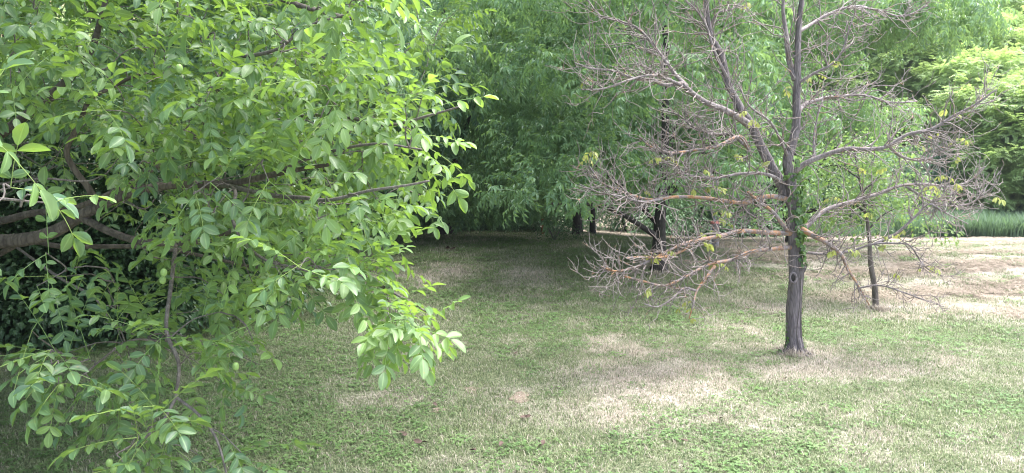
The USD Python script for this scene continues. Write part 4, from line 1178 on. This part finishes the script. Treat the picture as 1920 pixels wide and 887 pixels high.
gp = on_ground((1341 - 960) / FPX * 22.4, 22.4)
t = thing("pole", "slim grey pole rising behind the pink capped post among the bare twigs", "pole", gp)
part(t, "shaft", tube(smooth_path([gp + np.array([0, 0, -.1]), gp + np.array([0, 0, 1.2]), gp + np.array([0, 0, 2.35])], 3), .045, 10), M_GALV, smooth=40, origin=gp)
part(t, "top_cap", tube(np.array([gp + np.array([0, 0, 2.345]), gp + np.array([0, 0, 2.38])]), .052, 10), M_GALV, smooth=40, origin=gp)

wc = on_ground((1040 - 960) / FPX * 21.6, 21.6)
WEED = thing("weed_clump", "dark leafy weed clump on the lawn left of the black walnut trunk", "weeds", wc)
st = MB()
for k in range(7):
    a = Rd.random() * 6.28
    q_ = smooth_path([wc + np.array([0, 0, -.02]), wc + np.array([math.cos(a) * .1, math.sin(a) * .1, .2]), wc + np.array([math.cos(a) * .22, math.sin(a) * .2, .36])], 3)
    st.add(*tube(q_, taper(len(q_), .012, .005), 4))
part(WEED, "stems", st.mesh(), M_TWIG, smooth=True, origin=wc)
crown(WEED, wc, [(wc + np.array([-.05, 0, .18]), (.26, .2, .2)), (wc + np.array([.25, .1, .12]), (.3, .2, .16))], "hedge", 26, Rd, scale=(.45, .7), name="leaves")

# bare soil patches
for px, py, w_, lab in [(972, 747, .30, "pinkish bare soil patch in the green middle of the lawn"), (885, 733, .22, "small pinkish soil patch left of the larger bare patch"), (1398, 577, .22, "grey soil mound at the foot of the bank left of the bare trunk"), (1325, 578, .28, "low bare soil mound under the bare tree's lowest twigs"), (820, 770, .16, "tiny bare soil spot in the lawn below the leafy branch"), (1280, 578, .2, "leftmost bare soil mound along the foot of the bank")]:
    c = ground_at(px, py)
    n1, n2 = 7, 18
    v = [[c[0], c[1], 0]]; f = []
    for i in range(1, n1 + 1):
        for j in range(n2):
            a = j / n2 * 6.28; q_ = i / n1
            ww = .5 * w_ * q_ * (1 + .6 * (meshkit.noise(np.array([math.cos(a) * 1.6, math.sin(a) * 1.6, px * .1])) - .5) * 2)
            v.append([c[0] + math.cos(a) * ww, c[1] + math.sin(a) * ww * 1.25, 0])
    v = np.array(v)
    q_ = np.r_[0, np.repeat(np.arange(1, n1 + 1) / n1, n2)]
    fz = (meshkit.fbm(np.stack([v[:, 0] * 3.1, v[:, 1] * 3.1, v[:, 0] * 0], -1), 3, 9) - .5) * 0.035
    v[:, 2] = height(v[:, 0], v[:, 1]) + fz + .014 * np.maximum(0, 1 - q_ ** 2) + .004 - .06 * (q_ > .99) + .018 * (meshkit.fbm(np.stack([v[:, 0] * 22, v[:, 1] * 22, v[:, 0] * 0], -1), 2, 2) - .5)
    f = [[0, 1 + j, 1 + (j + 1) % n2] for j in range(n2)]
    for i in range(n1 - 1):
        for j in range(n2):
            a, b_ = 1 + i * n2 + j, 1 + i * n2 + (j + 1) % n2
            f += [[a, a + n2, b_ + n2], [a, b_ + n2, b_]]
    p = part(None, "soil_patch", (v, np.array(f)), M_SOIL, smooth=True)
    tag(p, lab, "soil patch")

# fallen leaves
for px, py, s_, lab in [(757, 832, 0, ""), (1017, 843, .05, "small dark dead leaf on the lawn at the bottom of the frame"), (985, 790, .05, "brown dead leaf on the lawn below the pinkish soil patch"), (838, 468, .11, "reddish brown dead leaf standing up in the grass on the crest"), (846, 470, .09, "smaller reddish dead leaf beside the upright one on the crest"),
                        (757, 822, .07, "curled dark dead leaf on the lawn under the leafy walnut"), (790, 838, .06, "dark dead leaf on dry grass near the bottom of the frame")]:
    if not s_:
        continue
    c = ground_at(px, py) + np.array([0, 0, .045])
    mb = MB()
    for q_ in range(3):
        v, f, d = place_leaflet(FINE[2], c, np.array([Rd.normal(), Rd.normal(), .5]), np.array([Rd.normal(0, .5), Rd.normal(0, .5), 1]), s_ * 1.2, s_ * .4, .3)
        mb.add(v, f, d)
    p = part(None, "fallen_leaf", mb.mesh(), M_DEADLEAF, smooth=True)
    tag(p, lab, "leaf")

for k in range(16):
    px, py = (Rd.uniform(560, 1150), Rd.uniform(640, 880)) if k < 9 else (Rd.uniform(1150, 1700), Rd.uniform(600, 880))
    c = ground_at(px, py) + np.array([0, 0, .04])
    rcv = np.array([c + np.array([-.03, 0, 0]), c, c + np.array([.04, .02, .004])])
    v, f, d = place_leaflet(FINE[k % 4], c, np.array([Rd.normal(), Rd.normal(), .3]), np.array([Rd.normal(0, .4), Rd.normal(0, .4), 1]), .07, .022, .3)
    p = part(None, "fallen_leaf", (v, f), M_DEADLEAF, smooth=True)
    tag(p, "small single dry brown leaf fallen on the open lawn", "leaf", "dry leaves scattered over the lawn")

# overhead cables
for y0, y1, dp, lab in [(240, 262, 37.0, "upper dark cable strung across in front of the locust trees"), (258, 280, 37.6, "lower dark cable strung below the upper one before the locusts")]:
    a, b_ = at(1560, y0 - 4, dp + 1), at(2150, y1 + 14, dp - 1)
    pts = np.array([a + (b_ - a) * s + np.array([0, 0, -.5 * 4 * s * (1 - s)]) for s in np.linspace(0, 1, 25)])
    p = part(None, "overhead_cable", tube(pts, .016, 5), M_WIRE, smooth=True)
    tag(p, lab, "cable")

# ------------------------------------------------------------------ summer haze
def haze_box(x0, x1, y0, y1, z0, z1):
    v = np.array([[x, y, z] for x in (x0, x1) for y in (y0, y1) for z in (z0, z1)], float)
    f = np.array([[0, 1, 3, 2], [4, 6, 7, 5], [0, 4, 5, 1], [2, 3, 7, 6], [0, 2, 6, 4], [1, 5, 7, 3]])
    return v, f


M_HAZE = usdkit.material(stage, "/World/Looks/haze_air", {"v": ("principled_volume", {"color": (0.93, 0.96, 1.0), "density": 0.0003, "anisotropy": 0.25})}, surface=None, volume="v.volume")
hz = part(None, "haze", haze_box(-170, 170, -70, 270, -3.0, 44.0), M_HAZE, smooth=False)
tag(hz, "thin pale summer haze over the whole garden", "haze", kind="stuff")
